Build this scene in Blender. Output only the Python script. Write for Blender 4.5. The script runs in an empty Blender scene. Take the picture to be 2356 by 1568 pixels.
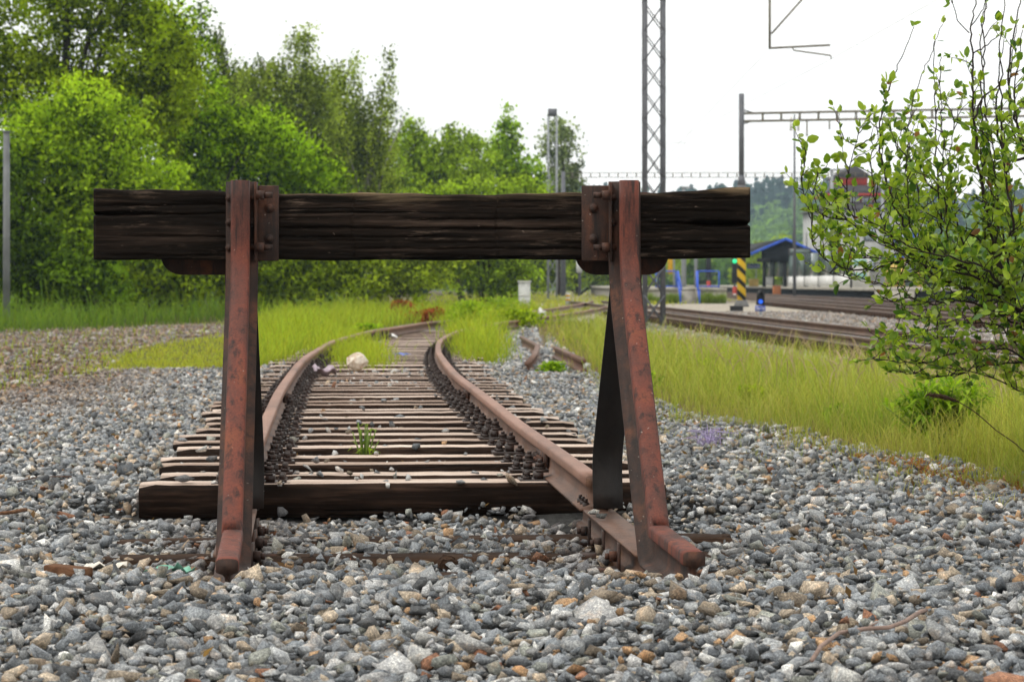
import bpy, bmesh, math, random
import numpy as np
from mathutils import Vector

random.seed(11)
R = np.random.default_rng(11)
C = bpy.context.scene.collection
# ------------------------------------------------------------------ reference frame
# camera stands at (0,0,HC) looking along +Y; F is its focal length in pixels of a 2356-px-wide picture
F, YH, CX, HC = 5500.0, 650.0, 1178.0, 1.08

def P(x, y, Y):
    return np.array([(x - CX) * Y / F, Y, HC - (y - YH) * Y / F])

def G(x, y, Z=0.0):
    Y = F * (HC - Z) / (y - YH)
    return np.array([(x - CX) * Y / F, Y])

def img(X, Y, Z):
    return CX + F * X / Y, YH + F * (HC - Z) / Y

def sstep(a, b, x):
    t = np.clip((x - a) / (b - a), 0, 1)
    return t * t * (3 - 2 * t)

def wob(x, y, s=1.0, seed=0.0):
    x = np.asarray(x, float) * s; y = np.asarray(y, float) * s
    return (np.sin(1.7 * x + 2.3 * y + seed) + np.sin(3.1 * x - 1.9 * y + 1.3 + 2 * seed) * .6
            + np.sin(-2.2 * x + 4.7 * y + 2.1 - seed) * .45 + np.sin(6.3 * x + 5.1 * y + .7 + seed) * .3) / 2.35

def inpoly(px, py, poly):
    inside = np.zeros(np.shape(px), bool)
    n = len(poly)
    for i in range(n):
        x1, y1 = poly[i]; x2, y2 = poly[(i + 1) % n]
        if y1 == y2: continue
        c = ((y1 > py) != (y2 > py)) & (px < (x2 - x1) * (py - y1) / (y2 - y1) + x1)
        inside ^= c
    return inside

# ------------------------------------------------------------------ mesh helpers
def wloc(o):
    v = Vector((0, 0, 0))
    while o:
        v += o.location; o = o.parent
    return np.array(v)

def mkmesh(name, V, faces, mat, parent=None, smooth=False, col=None, uv=None):
    """V (n,3) world coordinates; faces: list of (m,k) int arrays; col (n,3)"""
    V = np.asarray(V, float)
    if parent is not None: V = V - wloc(parent)
    me = bpy.data.meshes.new(name)
    faces = [np.asarray(f, np.int32) for f in faces if len(f)]
    me.vertices.add(len(V)); me.vertices.foreach_set('co', V.astype(np.float32).ravel())
    tot = sum(f.size for f in faces); cnt = sum(len(f) for f in faces)
    me.loops.add(tot); me.polygons.add(cnt)
    me.loops.foreach_set('vertex_index', np.concatenate([f.ravel() for f in faces]))
    lens = np.concatenate([np.full(len(f), f.shape[1], np.int32) for f in faces])
    st = np.concatenate([[0], np.cumsum(lens)[:-1]]).astype(np.int32)
    me.polygons.foreach_set('loop_start', st)
    me.polygons.foreach_set('loop_total', lens)
    if smooth: me.polygons.foreach_set('use_smooth', np.ones(cnt, bool))
    me.update(calc_edges=True)
    if col is not None:
        a = me.color_attributes.new('Col', 'FLOAT_COLOR', 'POINT')
        c4 = np.ones((len(V), 4), np.float32); c4[:, :3] = col
        a.data.foreach_set('color', c4.ravel())
    if mat is not None: me.materials.append(mat)
    o = bpy.data.objects.new(name, me); C.objects.link(o)
    if parent is not None: o.parent = parent
    return o

def tag(o, label=None, cat=None, group=None, kind=None):
    if label: o['label'] = label
    if cat: o['category'] = cat
    if group: o['group'] = group
    if kind: o['kind'] = kind
    return o

def thing(name, loc, label, cat, group=None):
    o = bpy.data.objects.new(name, None); C.objects.link(o)
    o.empty_display_size = .2
    o.location = [float(v) for v in loc]
    return tag(o, label, cat, group)

class MB:
    def __init__(s): s.v = []; s.f = {}; s.n = 0
    def add(s, V, faces):
        V = np.asarray(V, float)
        for f in faces:
            s.f.setdefault(len(f), []).append([i + s.n for i in f])
        s.v.append(V); s.n += len(V); return s
    def box(s, x0, x1, y0, y1, z0, z1):
        return s.hexa([(x0,y0,z0),(x1,y0,z0),(x1,y1,z0),(x0,y1,z0),(x0,y0,z1),(x1,y0,z1),(x1,y1,z1),(x0,y1,z1)])
    def hexa(s, p):
        return s.add(p, [(3,2,1,0),(4,5,6,7),(0,1,5,4),(1,2,6,5),(2,3,7,6),(3,0,4,7)])
    def bar(s, p, q, w, h=None, up=(0,0,1)):
        p = np.array(p, float); q = np.array(q, float); h = h or w
        t = (q - p) / np.linalg.norm(q - p); up = np.array(up, float)
        a = np.cross(t, up)
        if np.linalg.norm(a) < 1e-4: a = np.cross(t, (0, 1, 0))
        a /= np.linalg.norm(a); b = np.cross(a, t)
        A, B = a * w / 2, b * h / 2
        return s.hexa([p-A-B, p+A-B, q+A-B, q-A-B, p-A+B, p+A+B, q+A+B, q-A+B])
    def tube(s, pts, rad, n=8, cap=True):
        pts = np.asarray(pts, float); m = len(pts)
        rad = np.full(m, rad) if np.isscalar(rad) else np.asarray(rad, float)
        T = np.gradient(pts, axis=0); T /= np.linalg.norm(T, axis=1)[:, None] + 1e-12
        ref = np.array([0, 0, 1.]) if abs(T[0][2]) < .9 else np.array([0, 1., 0])
        V = []; a = np.cross(T[0], ref); a /= np.linalg.norm(a)
        ang = np.arange(n) * 2 * math.pi / n
        for i in range(m):
            a = a - T[i] * a.dot(T[i]); a /= np.linalg.norm(a) + 1e-12
            b = np.cross(T[i], a)
            V.append(pts[i] + rad[i] * (np.cos(ang)[:, None] * a + np.sin(ang)[:, None] * b))
        V = np.concatenate(V); f = []
        for i in range(m - 1):
            for j in range(n):
                k = (j + 1) % n
                f.append((i*n+j, i*n+k, (i+1)*n+k, (i+1)*n+j))
        if cap: f += [tuple(range(n))[::-1], tuple((m-1)*n + j for j in range(n))]
        return s.add(V, f)
    def cyl(s, p, q, r, n=12, r2=None):
        return s.tube([p, q], [r, r if r2 is None else r2], n)
    def dome(s, c, ax, r, n=10):
        c = np.array(c, float); ax = np.array(ax, float); ax /= np.linalg.norm(ax)
        hs = [0, .35, .62, .8]; rs = [1, .9, .6, .22]
        return s.tube([c + ax * r * h for h in hs], [r * k for k in rs], n)
    def build(s, name, mat, parent=None, smooth=False, bevel=0):
        V = np.concatenate(s.v)
        o = mkmesh(name, V, [np.array(f) for f in s.f.values()], mat, parent, smooth)
        if bevel:
            m = o.modifiers.new('bevel', 'BEVEL'); m.width = bevel; m.segments = 2; m.limit_method = 'ANGLE'; m.angle_limit = .6
        return o

def sweep(prof, pts, A, B):
    """closed 2-D profile swept along pts, a along A[i], b along B[i]; capped"""
    prof = np.asarray(prof); n = len(prof); m = len(pts)
    V = np.concatenate([np.asarray(pts[i]) + prof[:, :1] * A[i] + prof[:, 1:] * B[i] for i in range(m)])
    q = []
    for i in range(m - 1):
        for j in range(n):
            k = (j + 1) % n
            q.append((i*n+j, i*n+k, (i+1)*n+k, (i+1)*n+j))
    caps = [tuple(range(n))[::-1], tuple((m-1)*n + j for j in range(n))]
    return V, q + caps

half = [(.0625, 0), (.0625, .010), (.034, .0175), (.013, .026), (.0078, .040), (.0072, .070), (.0085, .090),
        (.016, .0985), (.0345, .104), (.0362, .109), (.0362, .135), (.0342, .142), (.0285, .1468), (.014, .149)]
RAIL = np.array(half + [(-a, b) for a, b in half[::-1]])

# ------------------------------------------------------------------ materials
def newmat(name):
    m = bpy.data.materials.new(name); m.use_nodes = True
    nt = m.node_tree; nt.nodes.clear()
    out = nt.nodes.new('ShaderNodeOutputMaterial')
    return m, nt, out

class NB:
    def __init__(s, nt): s.nt = nt
    def n(s, t, **kw):
        x = s.nt.nodes.new(t)
        for k, v in kw.items():
            if k in x.inputs: pass
            setattr(x, k, v)
        return x
    def l(s, a, b): s.nt.links.new(a, b)
    def coord(s, kind='Object', scale=(1, 1, 1)):
        t = s.n('ShaderNodeTexCoord'); m = s.n('ShaderNodeMapping'); m.inputs['Scale'].default_value = scale
        s.l(t.outputs[kind], m.inputs['Vector']); return m.outputs[0]
    def noise(s, vec, scale, detail=4, rough=.55, dist=0):
        x = s.n('ShaderNodeTexNoise'); x.inputs['Scale'].default_value = scale; x.inputs['Detail'].default_value = detail
        x.inputs['Roughness'].default_value = rough; x.inputs['Distortion'].default_value = dist
        if vec is not None: s.l(vec, x.inputs['Vector'])
        return x.outputs['Fac']
    def ramp(s, fac, stops):
        x = s.n('ShaderNodeValToRGB'); e = x.color_ramp.elements
        while len(e) < len(stops): e.new(.5)
        for k, (p, c) in zip(e, stops):
            k.position = p; k.color = (*c, 1) if len(c) == 3 else c
        s.l(fac, x.inputs[0]); return x.outputs[0]
    def mix(s, fac, a, b, mode='MIX'):
        x = s.n('ShaderNodeMix'); x.data_type = 'RGBA'; x.blend_type = mode
        for sock, v in ((x.inputs[0], fac), (x.inputs[6], a), (x.inputs[7], b)):
            if hasattr(v, 'node'): s.l(v, sock)
            elif isinstance(v, (int, float)): sock.default_value = v
            else: sock.default_value = (*v, 1)
        return x.outputs[2]
    def math(s, op, a, b=0.0):
        x = s.n('ShaderNodeMath'); x.operation = op
        for sock, v in ((x.inputs[0], a), (x.inputs[1], b)):
            if hasattr(v, 'node'): s.l(v, sock)
            else: sock.default_value = v
        return x.outputs[0]
    def attr(s, name='Col'):
        x = s.n('ShaderNodeAttribute'); x.attribute_name = name; return x.outputs['Color']
    def bump(s, h, strength, dist=.01):
        x = s.n('ShaderNodeBump'); x.inputs['Strength'].default_value = strength; x.inputs['Distance'].default_value = dist
        s.l(h, x.inputs['Height']); return x.outputs[0]
    def bsdf(s, out, color, rough=.7, normal=None, metal=0, spec=.3):
        b = s.n('ShaderNodeBsdfPrincipled')
        if hasattr(color, 'node'): s.l(color, b.inputs['Base Color'])
        else: b.inputs['Base Color'].default_value = (*color, 1)
        if hasattr(rough, 'node'): s.l(rough, b.inputs['Roughness'])
        else: b.inputs['Roughness'].default_value = rough
        b.inputs['Metallic'].default_value = metal
        b.inputs['Specular IOR Level'].default_value = spec
        if normal is not None: s.l(normal, b.inputs['Normal'])
        if out is not None: s.l(b.outputs[0], out.inputs[0])
        return b

def plain(name, c, rough=.6, var=.25, scale=3., metal=0, spec=.3, bump=0.0):
    m, nt, out = newmat(name); b = NB(nt)
    f = b.noise(b.coord(), scale, 5)
    lo = tuple(k * (1 - var) for k in c); hi = tuple(min(1, k * (1 + var)) for k in c)
    col = b.ramp(f, [(.3, lo), (.7, hi)])
    nr = b.bump(b.noise(b.coord(), scale * 9, 4), bump, .01) if bump else None
    b.bsdf(out, col, rough, nr, metal, spec); return m

def rustmat(name, stops, scale=7., dark=.5, rough=.72, speck=True, stretch=(1, 1, .6)):
    m, nt, out = newmat(name); b = NB(nt)
    v = b.coord(scale=stretch)
    f = b.noise(v, scale, 8, .62, .4)
    col = b.ramp(f, stops)
    d = b.ramp(b.noise(b.coord(scale=(1, 1, .13)), 26, 8, .7), [(.505, (0, 0, 0)), (.64, (1, 1, 1))])
    col = b.mix(b.math('MULTIPLY', d, dark), col, (.016, .013, .012))
    fine = b.noise(b.coord(), 140, 4, .7)
    col = b.mix(.55, col, b.ramp(fine, [(.3, (.45, .42, .4)), (.62, (1.25, 1.2, 1.15))]), 'MULTIPLY')
    if speck:
        w = b.ramp(b.noise(b.coord(), 75, 1, .4), [(.76, (0, 0, 0)), (.79, (1, 1, 1))])
        col = b.mix(b.math('MULTIPLY', w, .45), col, (.42, .38, .34))
    h = b.math('ADD', b.math('MULTIPLY', fine, .5), b.noise(b.coord(), 24, 6, .7))
    b.bsdf(out, col, b.math('ADD', b.math('MULTIPLY', fine, .3), rough - .15), b.bump(h, .4, .006), 0, .35)
    return m

def woodmat(name, stops, axis=0, scale=3.2, top=None, bumpd=.012, topz=None):
    m, nt, out = newmat(name); b = NB(nt)
    st = [1, 1, 1]; st[axis] = .055
    v = b.coord(scale=st)
    f = b.noise(v, scale * 10, 9, .66, .25)
    f2 = b.noise(b.coord(scale=[1 if i != axis else .35 for i in range(3)]), 2.6, 5, .6)
    mixf = b.math('ADD', b.math('MULTIPLY', f, .62), b.math('MULTIPLY', f2, .38))
    col = b.ramp(mixf, stops)
    st2 = [1, 1, 1]; st2[axis] = .02
    crack = b.ramp(b.noise(b.coord(scale=st2), 26, 4, .6, .6), [(.33, (0, 0, 0)), (.40, (1, 1, 1))])
    col = b.mix(.8, col, crack, 'MULTIPLY')
    if top is not None:
        t = b.n('ShaderNodeTexCoord'); sp = b.n('ShaderNodeSeparateXYZ'); b.l(t.outputs['Object'], sp.inputs[0])
        k = b.math('ADD', b.math('MULTIPLY', b.math('SUBTRACT', sp.outputs[2], topz), 11.0), b.math('MULTIPLY', b.math('SUBTRACT', f2, .5), 3.2))
        k = b.math('ADD', k, b.math('MULTIPLY', b.math('SUBTRACT', f, .5), 1.6))
        kr = b.ramp(k, [(.42, (0, 0, 0)), (1.0, (1, 1, 1))])
        col = b.mix(b.math('MULTIPLY', kr, .85), col, b.ramp(f, [(.3, (top[0]*.25, top[1]*.25, top[2]*.25)), (.66, top)]))
        sc = b.ramp(b.noise(b.coord(scale=(.10, 1, 1)), 62, 6, .7), [(.54, (0, 0, 0)), (.63, (1, 1, 1))])
        big = b.ramp(b.noise(b.coord(scale=(.7, 1, 1)), 4.5, 5, .7), [(.47, (0, 0, 0)), (.62, (1, 1, 1))])
        col = b.mix(b.math('MULTIPLY', b.math('MULTIPLY', sc, big), .6), col, (.16, .115, .085))
        dots = b.ramp(b.noise(b.coord(scale=(.5, 1, 1)), 38, 3, .6), [(.70, (0, 0, 0)), (.74, (1, 1, 1))])
        col = b.mix(b.math('MULTIPLY', dots, .45), col, (.26, .2, .16))
    if top is None:
        oi = b.n('ShaderNodeObjectInfo'); col = b.mix(1.0, col, b.ramp(oi.outputs['Random'], [(0, (.62, .56, .52)), (.5, (.92, .9, .88)), (1, (1.12, 1.1, 1.08))]), 'MULTIPLY')
    h = b.math('ADD', b.math('MULTIPLY', f, .8), b.math('MULTIPLY', crack, .9))
    b.bsdf(out, col, .88, b.bump(h, .75, bumpd), 0, .08)
    return m

def leafmat(name, trans=.4, var=.25, rough=.5, spec=.25):
    m, nt, out = newmat(name); b = NB(nt)
    c = b.attr()
    f = b.noise(b.coord(), 9, 2)
    c = b.mix(1.0, c, b.ramp(f, [(.3, (1 - var,) * 3), (.7, (1 + var,) * 3)]), 'MULTIPLY')
    p = b.bsdf(None, c, rough, None, 0, spec)
    t = b.n('ShaderNodeBsdfTranslucent'); b.l(b.mix(1.0, c, (1.15, 1.2, .6), 'MULTIPLY'), t.inputs[0])
    mx = b.n('ShaderNodeMixShader'); mx.inputs[0].default_value = trans
    b.l(p.outputs[0], mx.inputs[1]); b.l(t.outputs[0], mx.inputs[2]); b.l(mx.outputs[0], out.inputs[0])
    return m

def stonemat():
    m, nt, out = newmat('crushed_stone'); b = NB(nt)
    c = b.attr()
    v = b.coord()
    sp = b.noise(v, 170, 3, .75)
    c = b.mix(.85, c, b.ramp(sp, [(.36, (.50, .50, .51)), (.52, (.95, .95, .95)), (.66, (1.8, 1.8, 1.75))]), 'MULTIPLY')
    big = b.noise(v, 34, 5, .65)
    c = b.mix(.7, c, b.ramp(big, [(.35, (.62, .63, .66)), (.65, (1.3, 1.28, 1.22))]), 'MULTIPLY')
    st = b.ramp(b.noise(v, 17, 4, .6), [(.55, (0, 0, 0)), (.68, (1, 1, 1))])
    c = b.mix(b.math('MULTIPLY', st, .32), c, b.mix(1.0, c, (1.25, .82, .52), 'MULTIPLY'))
    h = b.math('ADD', b.math('MULTIPLY', sp, .35), b.noise(v, 60, 6, .7))
    b.bsdf(out, c, .8, b.bump(h, .8, .012), 0, .3)
    return m

def groundmat():
    m, nt, out = newmat('ground_soil'); b = NB(nt)
    c = b.attr(); v = b.coord()
    n1 = b.noise(v, 26, 6, .72); n2 = b.noise(v, 1.7, 5, .6)
    c = b.mix(.9, c, b.ramp(n1, [(.33, (.45, .44, .43)), (.66, (1.6, 1.57, 1.5))]), 'MULTIPLY')
    c = b.mix(.6, c, b.ramp(n2, [(.35, (.75, .72, .7)), (.65, (1.25, 1.25, 1.2))]), 'MULTIPLY')
    b.bsdf(out, c, .9, b.bump(n1, .9, .03), 0, .15)
    return m

def emit(name, c, s):
    m, nt, out = newmat(name); b = NB(nt)
    p = b.bsdf(out, c, .3); p.inputs['Emission Color'].default_value = (*c, 1); p.inputs['Emission Strength'].default_value = s
    return m

def stripemat():
    m, nt, out = newmat('hazard_stripes'); b = NB(nt)
    t = b.n('ShaderNodeTexCoord'); s = b.n('ShaderNodeSeparateXYZ'); b.l(t.outputs['Object'], s.inputs[0])
    k = b.math('FRACT', b.math('DIVIDE', b.math('ADD', b.math('ADD', s.outputs[2], b.math('MULTIPLY', s.outputs[0], .95)), 5.06), .60))
    yel = b.math('GREATER_THAN', k, .42)
    on = b.math('MULTIPLY', b.math('GREATER_THAN', s.outputs[2], .26), b.math('LESS_THAN', s.outputs[2], 2.35))
    n = b.noise(b.coord(), 4, 5)
    grey = b.ramp(n, [(.3, (.10, .10, .105)), (.7, (.17, .165, .16))])
    st = b.mix(yel, (.012, .013, .016), b.ramp(n, [(.3, (.72, .47, .02)), (.7, (.85, .58, .03))]))
    b.bsdf(out, b.mix(on, grey, st), .55); return m

M = {}
M['rust_post'] = rustmat('rusty_red_steel', [(.28, (.035, .022, .018)), (.42, (.095, .035, .026)), (.55, (.16, .044, .028)), (.68, (.19, .058, .027)), (.82, (.11, .048, .035))], 4.5, .88)
M['rust_dark'] = rustmat('dark_rusty_steel', [(.3, (.014, .011, .010)), (.5, (.05, .026, .019)), (.66, (.115, .045, .024)), (.8, (.065, .036, .027))], 9, .85)
M['tar'] = rustmat('tarry_black_steel', [(.3, (.006, .005, .005)), (.55, (.013, .010, .009)), (.75, (.03, .018, .014))], 9, .8, .6, False)
M['rail'] = rustmat('rusted_rail_steel', [(.25, (.12, .066, .047)), (.45, (.22, .118, .083)), (.6, (.30, .165, .118)), (.78, (.21, .095, .053))], 5, .25, .55, False, (.5, .18, 1))
M['rail_base'] = rustmat('brown_rail_steel', [(.25, (.06, .035, .025)), (.5, (.14, .075, .05)), (.75, (.20, .105, .065))], 7, .45, .6, False, (1, .3, 1))
M['chair'] = rustmat('greasy_iron', [(.3, (.012, .008, .007)), (.55, (.035, .02, .016)), (.75, (.075, .035, .025))], 20, .4, .5, False, (1, 1, 1))
M['rail_far'] = plain('brown_main_rail', (.11, .065, .045), .5, .4, 2)
M['railtop'] = plain('worn_rail_top', (.36, .33, .31), .35, .2, 2, .7)
M['tarwood'] = woodmat('tarred_timber', [(.34, (.003, .0022, .0017)), (.50, (.011, .008, .006)), (.60, (.032, .0215, .016)), (.74, (.11, .077, .057))], 0, 3.4, (.20, .145, .085), .016, .335)
M['sleeper'] = woodmat('weathered_sleeper_wood', [(.22, (.06, .04, .03)), (.34, (.27, .20, .16)), (.45, (.50, .40, .34)), (.64, (.70, .61, .54))], 0, 3.0, None, .014)
M['sleeper_dark'] = woodmat('rotten_sleeper_wood', [(.3, (.012, .008, .006)), (.5, (.05, .03, .02)), (.66, (.11, .07, .045)), (.8, (.2, .14, .095))], 0, 3.0, None, .02)
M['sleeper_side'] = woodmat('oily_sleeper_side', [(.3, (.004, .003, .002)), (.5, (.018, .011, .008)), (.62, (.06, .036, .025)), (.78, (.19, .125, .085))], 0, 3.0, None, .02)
M['stone'] = stonemat(); M['ground'] = groundmat()
M['leaf'] = leafmat('tree_leaves', .48, .2, .7, .06); M['willow'] = leafmat('willow_leaves', .42, .15, .45, .35)
M['grass'] = leafmat('grass_blades', .35, .15, .7, .06)
M['bark'] = plain('dark_bark', (.035, .026, .02), .9, .5, 14, bump=.5)
M['birchbark'] = plain('pale_birch_bark', (.35, .33, .30), .8, .5, 5)
M['greenstem'] = plain('green_stem', (.13, .20, .03), .7, .2, 10)
M['twig'] = plain('dark_twig_bark', (.022, .014, .012), .8, .4, 30)
M['mast'] = plain('grey_painted_steel', (.115, .12, .135), .55, .2, 3)
M['mastlight'] = plain('galvanised_steel', (.30, .32, .34), .5, .2, 3)
M['stucco'] = plain('pale_grey_stucco', (.42, .43, .42), .9, .15, 1.5)
M['polegrey'] = plain('weathered_grey_concrete', (.17, .18, .185), .85, .35, 1.5)
M['wire'] = plain('weathered_wire', (.22, .20, .16), .6, .1, 3)
M['beamsteel'] = plain('olive_grey_steel', (.14, .125, .088), .6, .2, 3)
M['concrete'] = plain('pale_concrete', (.36, .34, .29), .85, .3, 2, bump=.3)
M['concrete_dark'] = plain('grey_concrete', (.14, .14, .14), .85, .3, 3, bump=.3)
M['stripe'] = stripemat()
M['blue'] = plain('blue_paint', (.03, .10, .55), .4, .15, 3)
M['bluesign'] = plain('blue_sign_enamel', (.02, .07, .42), .4, .1, 3)
M['white'] = plain('white_paint', (.72, .72, .70), .5, .08, 3)
M['whitedirty'] = plain('dirty_white_paint', (.58, .60, .58), .6, .2, 5)
M['black'] = plain('black_paint', (.012, .012, .014), .45, .2, 5)
M['darkpanel'] = plain('dark_cladding', (.010, .012, .015), .85, .2, 3)
M['slate'] = plain('dark_slate', (.055, .05, .055), .7, .25, 2)
M['redtrim'] = plain('red_paint', (.42, .04, .025), .5, .15, 2)
M['redwall'] = plain('dull_red_boards', (.16, .035, .03), .7, .2, 2)
M['orange'] = plain('orange_plastic', (.42, .15, .05), .5, .15, 3)
M['yellow'] = plain('yellow_plastic', (.65, .45, .12), .5, .15, 3)
M['yellowpaint'] = plain('yellow_paint', (.72, .42, .03), .5, .15, 3)
M['glasspane'] = plain('dull_window_glass', (.10, .14, .13), .15, .3, 1.5, 0, .6)
M['glasslight'] = plain('sky_lit_window_glass', (.35, .42, .48), .12, .3, 1.5, 0, .7)
M['teal'] = plain('teal_sheet', (.22, .42, .36), .6, .15, 3)
M['skin'] = plain('skin', (.5, .32, .24), .6, .05, 3)
M['redcloth'] = plain('red_fabric', (.55, .03, .07), .8, .1, 8)
M['navycloth'] = plain('navy_fabric', (.02, .025, .08), .8, .1, 8)
M['hair'] = plain('brown_hair', (.05, .03, .02), .6, .2, 30)
M['bluelamp'] = emit('blue_signal_lamp', (.03, .16, 1.0), .9)
M['greenlamp'] = emit('green_signal_lamp', (.03, .9, .35), .7)
M['rocklump'] = rustmat('limey_brick_lump', [(.30, (.28, .12, .07)), (.42, (.50, .40, .30)), (.54, (.70, .66, .58))], 9, .2, .85, False, (1, 1, 1))
M['paper'] = plain('cream_paper', (.72, .68, .6), .8, .06, 8)
M['greenplastic'] = plain('pale_green_plastic_film', (.22, .5, .38), .3, .35, 14)
M['violetplastic'] = plain('faded_violet_plastic_film', (.36, .29, .34), .5, .3, 20)
M['chunk'] = woodmat('split_wood', [(.3, (.04, .022, .014)), (.5, (.16, .085, .05)), (.7, (.3, .17, .1))], 0, 4)

# ------------------------------------------------------------------ track course
def smoothpath(pts, step=.15):
    pts = np.array(pts, float)
    t = pts[:, 0]; x = pts[:, 1]
    m = np.gradient(x, t)
    Y = np.arange(t[0], t[-1], step); i = np.clip(np.searchsorted(t, Y, 'right') - 1, 0, len(t) - 2)
    h = t[i+1] - t[i]; u = (Y - t[i]) / h
    X = ((2*u**3-3*u**2+1)*x[i] + (u**3-2*u**2+u)*h*m[i] + (-2*u**3+3*u**2)*x[i+1] + (u**3-u**2)*h*m[i+1])
    return np.stack([X, Y], 1)
CRS = [(9.6, -.37), (12, -.545), (15, -.775), (18.4, -1.03), (24, -1.40), (29.5, -1.66), (34, -1.77), (38, -1.76), (42, -1.60), (46, -1.32),
       (51, -.82), (57, -.1), (63, .62), (80, 2.3), (107, 4.3), (130, 5.3)]
path = smoothpath(CRS)
def track_x(Y): return np.interp(Y, path[:, 1], path[:, 0])
A_X = lambda Y: 5.55 - .036 * (np.asarray(Y, float) - 49)

SL_TOP = .10
d_ = np.concatenate([[0], np.cumsum(np.linalg.norm(np.diff(path, axis=0), axis=1))])
def at_s(s):
    X = np.interp(s, d_, path[:, 0]); Y = np.interp(s, d_, path[:, 1])
    T = np.array([np.interp(s + .1, d_, path[:, 0]) - np.interp(s - .1, d_, path[:, 0]),
                  np.interp(s + .1, d_, path[:, 1]) - np.interp(s - .1, d_, path[:, 1])])
    return np.array([X, Y]), T / np.linalg.norm(T)
s0 = np.interp(11.74, path[:, 1], d_)
sleepers = []
for k in range(60):
    p, t = at_s(s0 + k * .63 + (random.uniform(-.03, .03) if k else 0))
    sleepers.append((p, t, random.uniform(-.06, .06)))

def hgt(X, Y):
    X = np.asarray(X, float); Y = np.asarray(Y, float)
    h = .125 * (1 - sstep(7.55, 8.6, Y))
    lat = np.abs(X - track_x(Y))
    intrack = 1 - sstep(1.25, 1.9, lat)
    h = h - .085 * sstep(9.6, 10.8, Y) * (1 - sstep(11.5, 11.7, Y)) * intrack
    h = h + .028 * sstep(11.5, 11.7, Y) * (1 - sstep(60, 70, Y)) * (1 - sstep(1.5, 3.2, lat))
    h = h + .06 * sstep(19, 24, Y) * (1 - sstep(60, 70, Y)) * (1 - sstep(1.2, 1.5, lat))
    h = h + .02 * wob(X, Y, .9) * (1 - sstep(60, 90, Y)) + .008 * wob(X, Y, 4.1, 2)
    return h

# ------------------------------------------------------------------ zones (ground outlines, from where their edges lie on the ground)
PG = [(-900, 1900), (3300, 1900), (3300, 1220), (2356, 1140), (2200, 1105), (2050, 1078), (1900, 1045), (1750, 1015), (1650, 1000), (1560, 985), (1520, 962),
      (1440, 935), (1380, 910), (1345, 872), (1300, 845), (1250, 800), (1235, 765), (1200, 748), (1150, 770), (1142, 842), (1060, 848), (1010, 862),
      (700, 880), (650, 850), (520, 852), (360, 850), (230, 856), (120, 880), (0, 905), (-900, 960)]
RIGHT_EDGE = [G(x, y) for x, y in [(1225, 742), (1250, 800), (1300, 845), (1345, 872), (1380, 910), (1440, 935), (1520, 962), (1560, 985), (1650, 1000), (1750, 1015), (1900, 1045), (2050, 1078), (2200, 1105), (2356, 1140), (2900, 1200)]]
PRG = [tuple(p) for p in RIGHT_EDGE] + [(5.2, 11), (4.6, 18), (A_X(24) - 2.2, 24), (A_X(30) - 2.5, 30), (A_X(40) - 2.9, 40), (A_X(49) - 3.0, 49), (A_X(64) - 2.6, 64)]
PDIRT = [(-700, 960), (0, 905), (120, 880), (230, 856), (300, 810), (400, 780), (520, 765), (620, 745), (620, 735), (300, 752), (-700, 765)]
PL1 = [(190, 862), (360, 855), (520, 855), (600, 850), (640, 800), (620, 745), (520, 768), (420, 780), (330, 800), (250, 818)]
PL2 = [(-700, 775), (100, 765), (300, 752), (520, 738), (640, 730), (820, 705), (820, 686), (-700, 686)]
PM1 = [(595, 862), (640, 843), (735, 795), (800, 770), (915, 746), (1010, 737), (1000, 712), (820, 702), (620, 728), (600, 780)]
PM2 = [(742, 852), (790, 846), (850, 866), (880, 862), (872, 840), (850, 815), (815, 790), (785, 780), (735, 808)]
PM3 = [(1050, 785), (1065, 842), (1140, 843), (1145, 772), (1205, 748), (1230, 742), (1225, 705), (1010, 705), (1000, 735), (1030, 760)]
PM5 = [(1190, 742), (1235, 740), (1500, 702), (1700, 690), (1420, 668), (1000, 676), (1000, 706), (1180, 708)]

# ------------------------------------------------------------------ ground
gx = np.unique(np.concatenate([np.arange(-9, 9.01, .22), np.sign(np.linspace(-1, 1, 70)) * (9 + 1500 * np.abs(np.linspace(-1, 1, 70)) ** 3)]))
gy = np.concatenate([[-60, -20, -5, 0, 2, 4], np.arange(5, 34, .22), np.arange(34, 80, .7), 80 * (1600 / 80) ** np.linspace(0, 1, 46)])
XX, YY = np.meshgrid(gx, gy)
xi, yi = img(XX, np.maximum(YY, 1), 0)
gcol = np.empty(XX.shape + (3,)); gcol[:] = (.055, .056, .058)
def paint(maskv, c): gcol[maskv] = c
far = YY > 30
paint(far, (.17, .165, .15))
paint(inpoly(xi, yi, PDIRT) & (YY > 5), (.13, .085, .055))
paint((XX < track_x(YY) - 6) & (YY > 30), (.12, .10, .06))
for poly in (PL1, PL2, PM1, PM2, PM3, PM5): paint(inpoly(xi, yi, poly) & (YY > 5), (.085, .085, .025))
paint(inpoly(XX, YY, PRG), (.12, .085, .035))
paint((np.abs(XX - track_x(YY)) < 1.3) & (YY > 21) & (YY < 46), (.32, .255, .185))
paint((XX > A_X(YY) - 3.0) & (YY > 10) & (YY < 135), (.36, .335, .29))
paint((YY > 135) & (XX > 3), (.22, .20, .17))
paint(YY > 320, (.06, .10, .03))
paint((XX < -12) & (YY > 60), (.05, .06, .02))
ZZ = hgt(XX, YY) - .03 - .03 * sstep(60, 200, YY)
V = np.stack([XX, YY, ZZ], -1).reshape(-1, 3)
ny, nx = XX.shape
ii = (np.arange(ny - 1)[:, None] * nx + np.arange(nx - 1)[None]).ravel()
tag(mkmesh('ground', V, [np.stack([ii, ii + 1, ii + nx + 1, ii + nx], 1)], M['ground'], None, True, gcol.reshape(-1, 3)), kind='structure')

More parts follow.
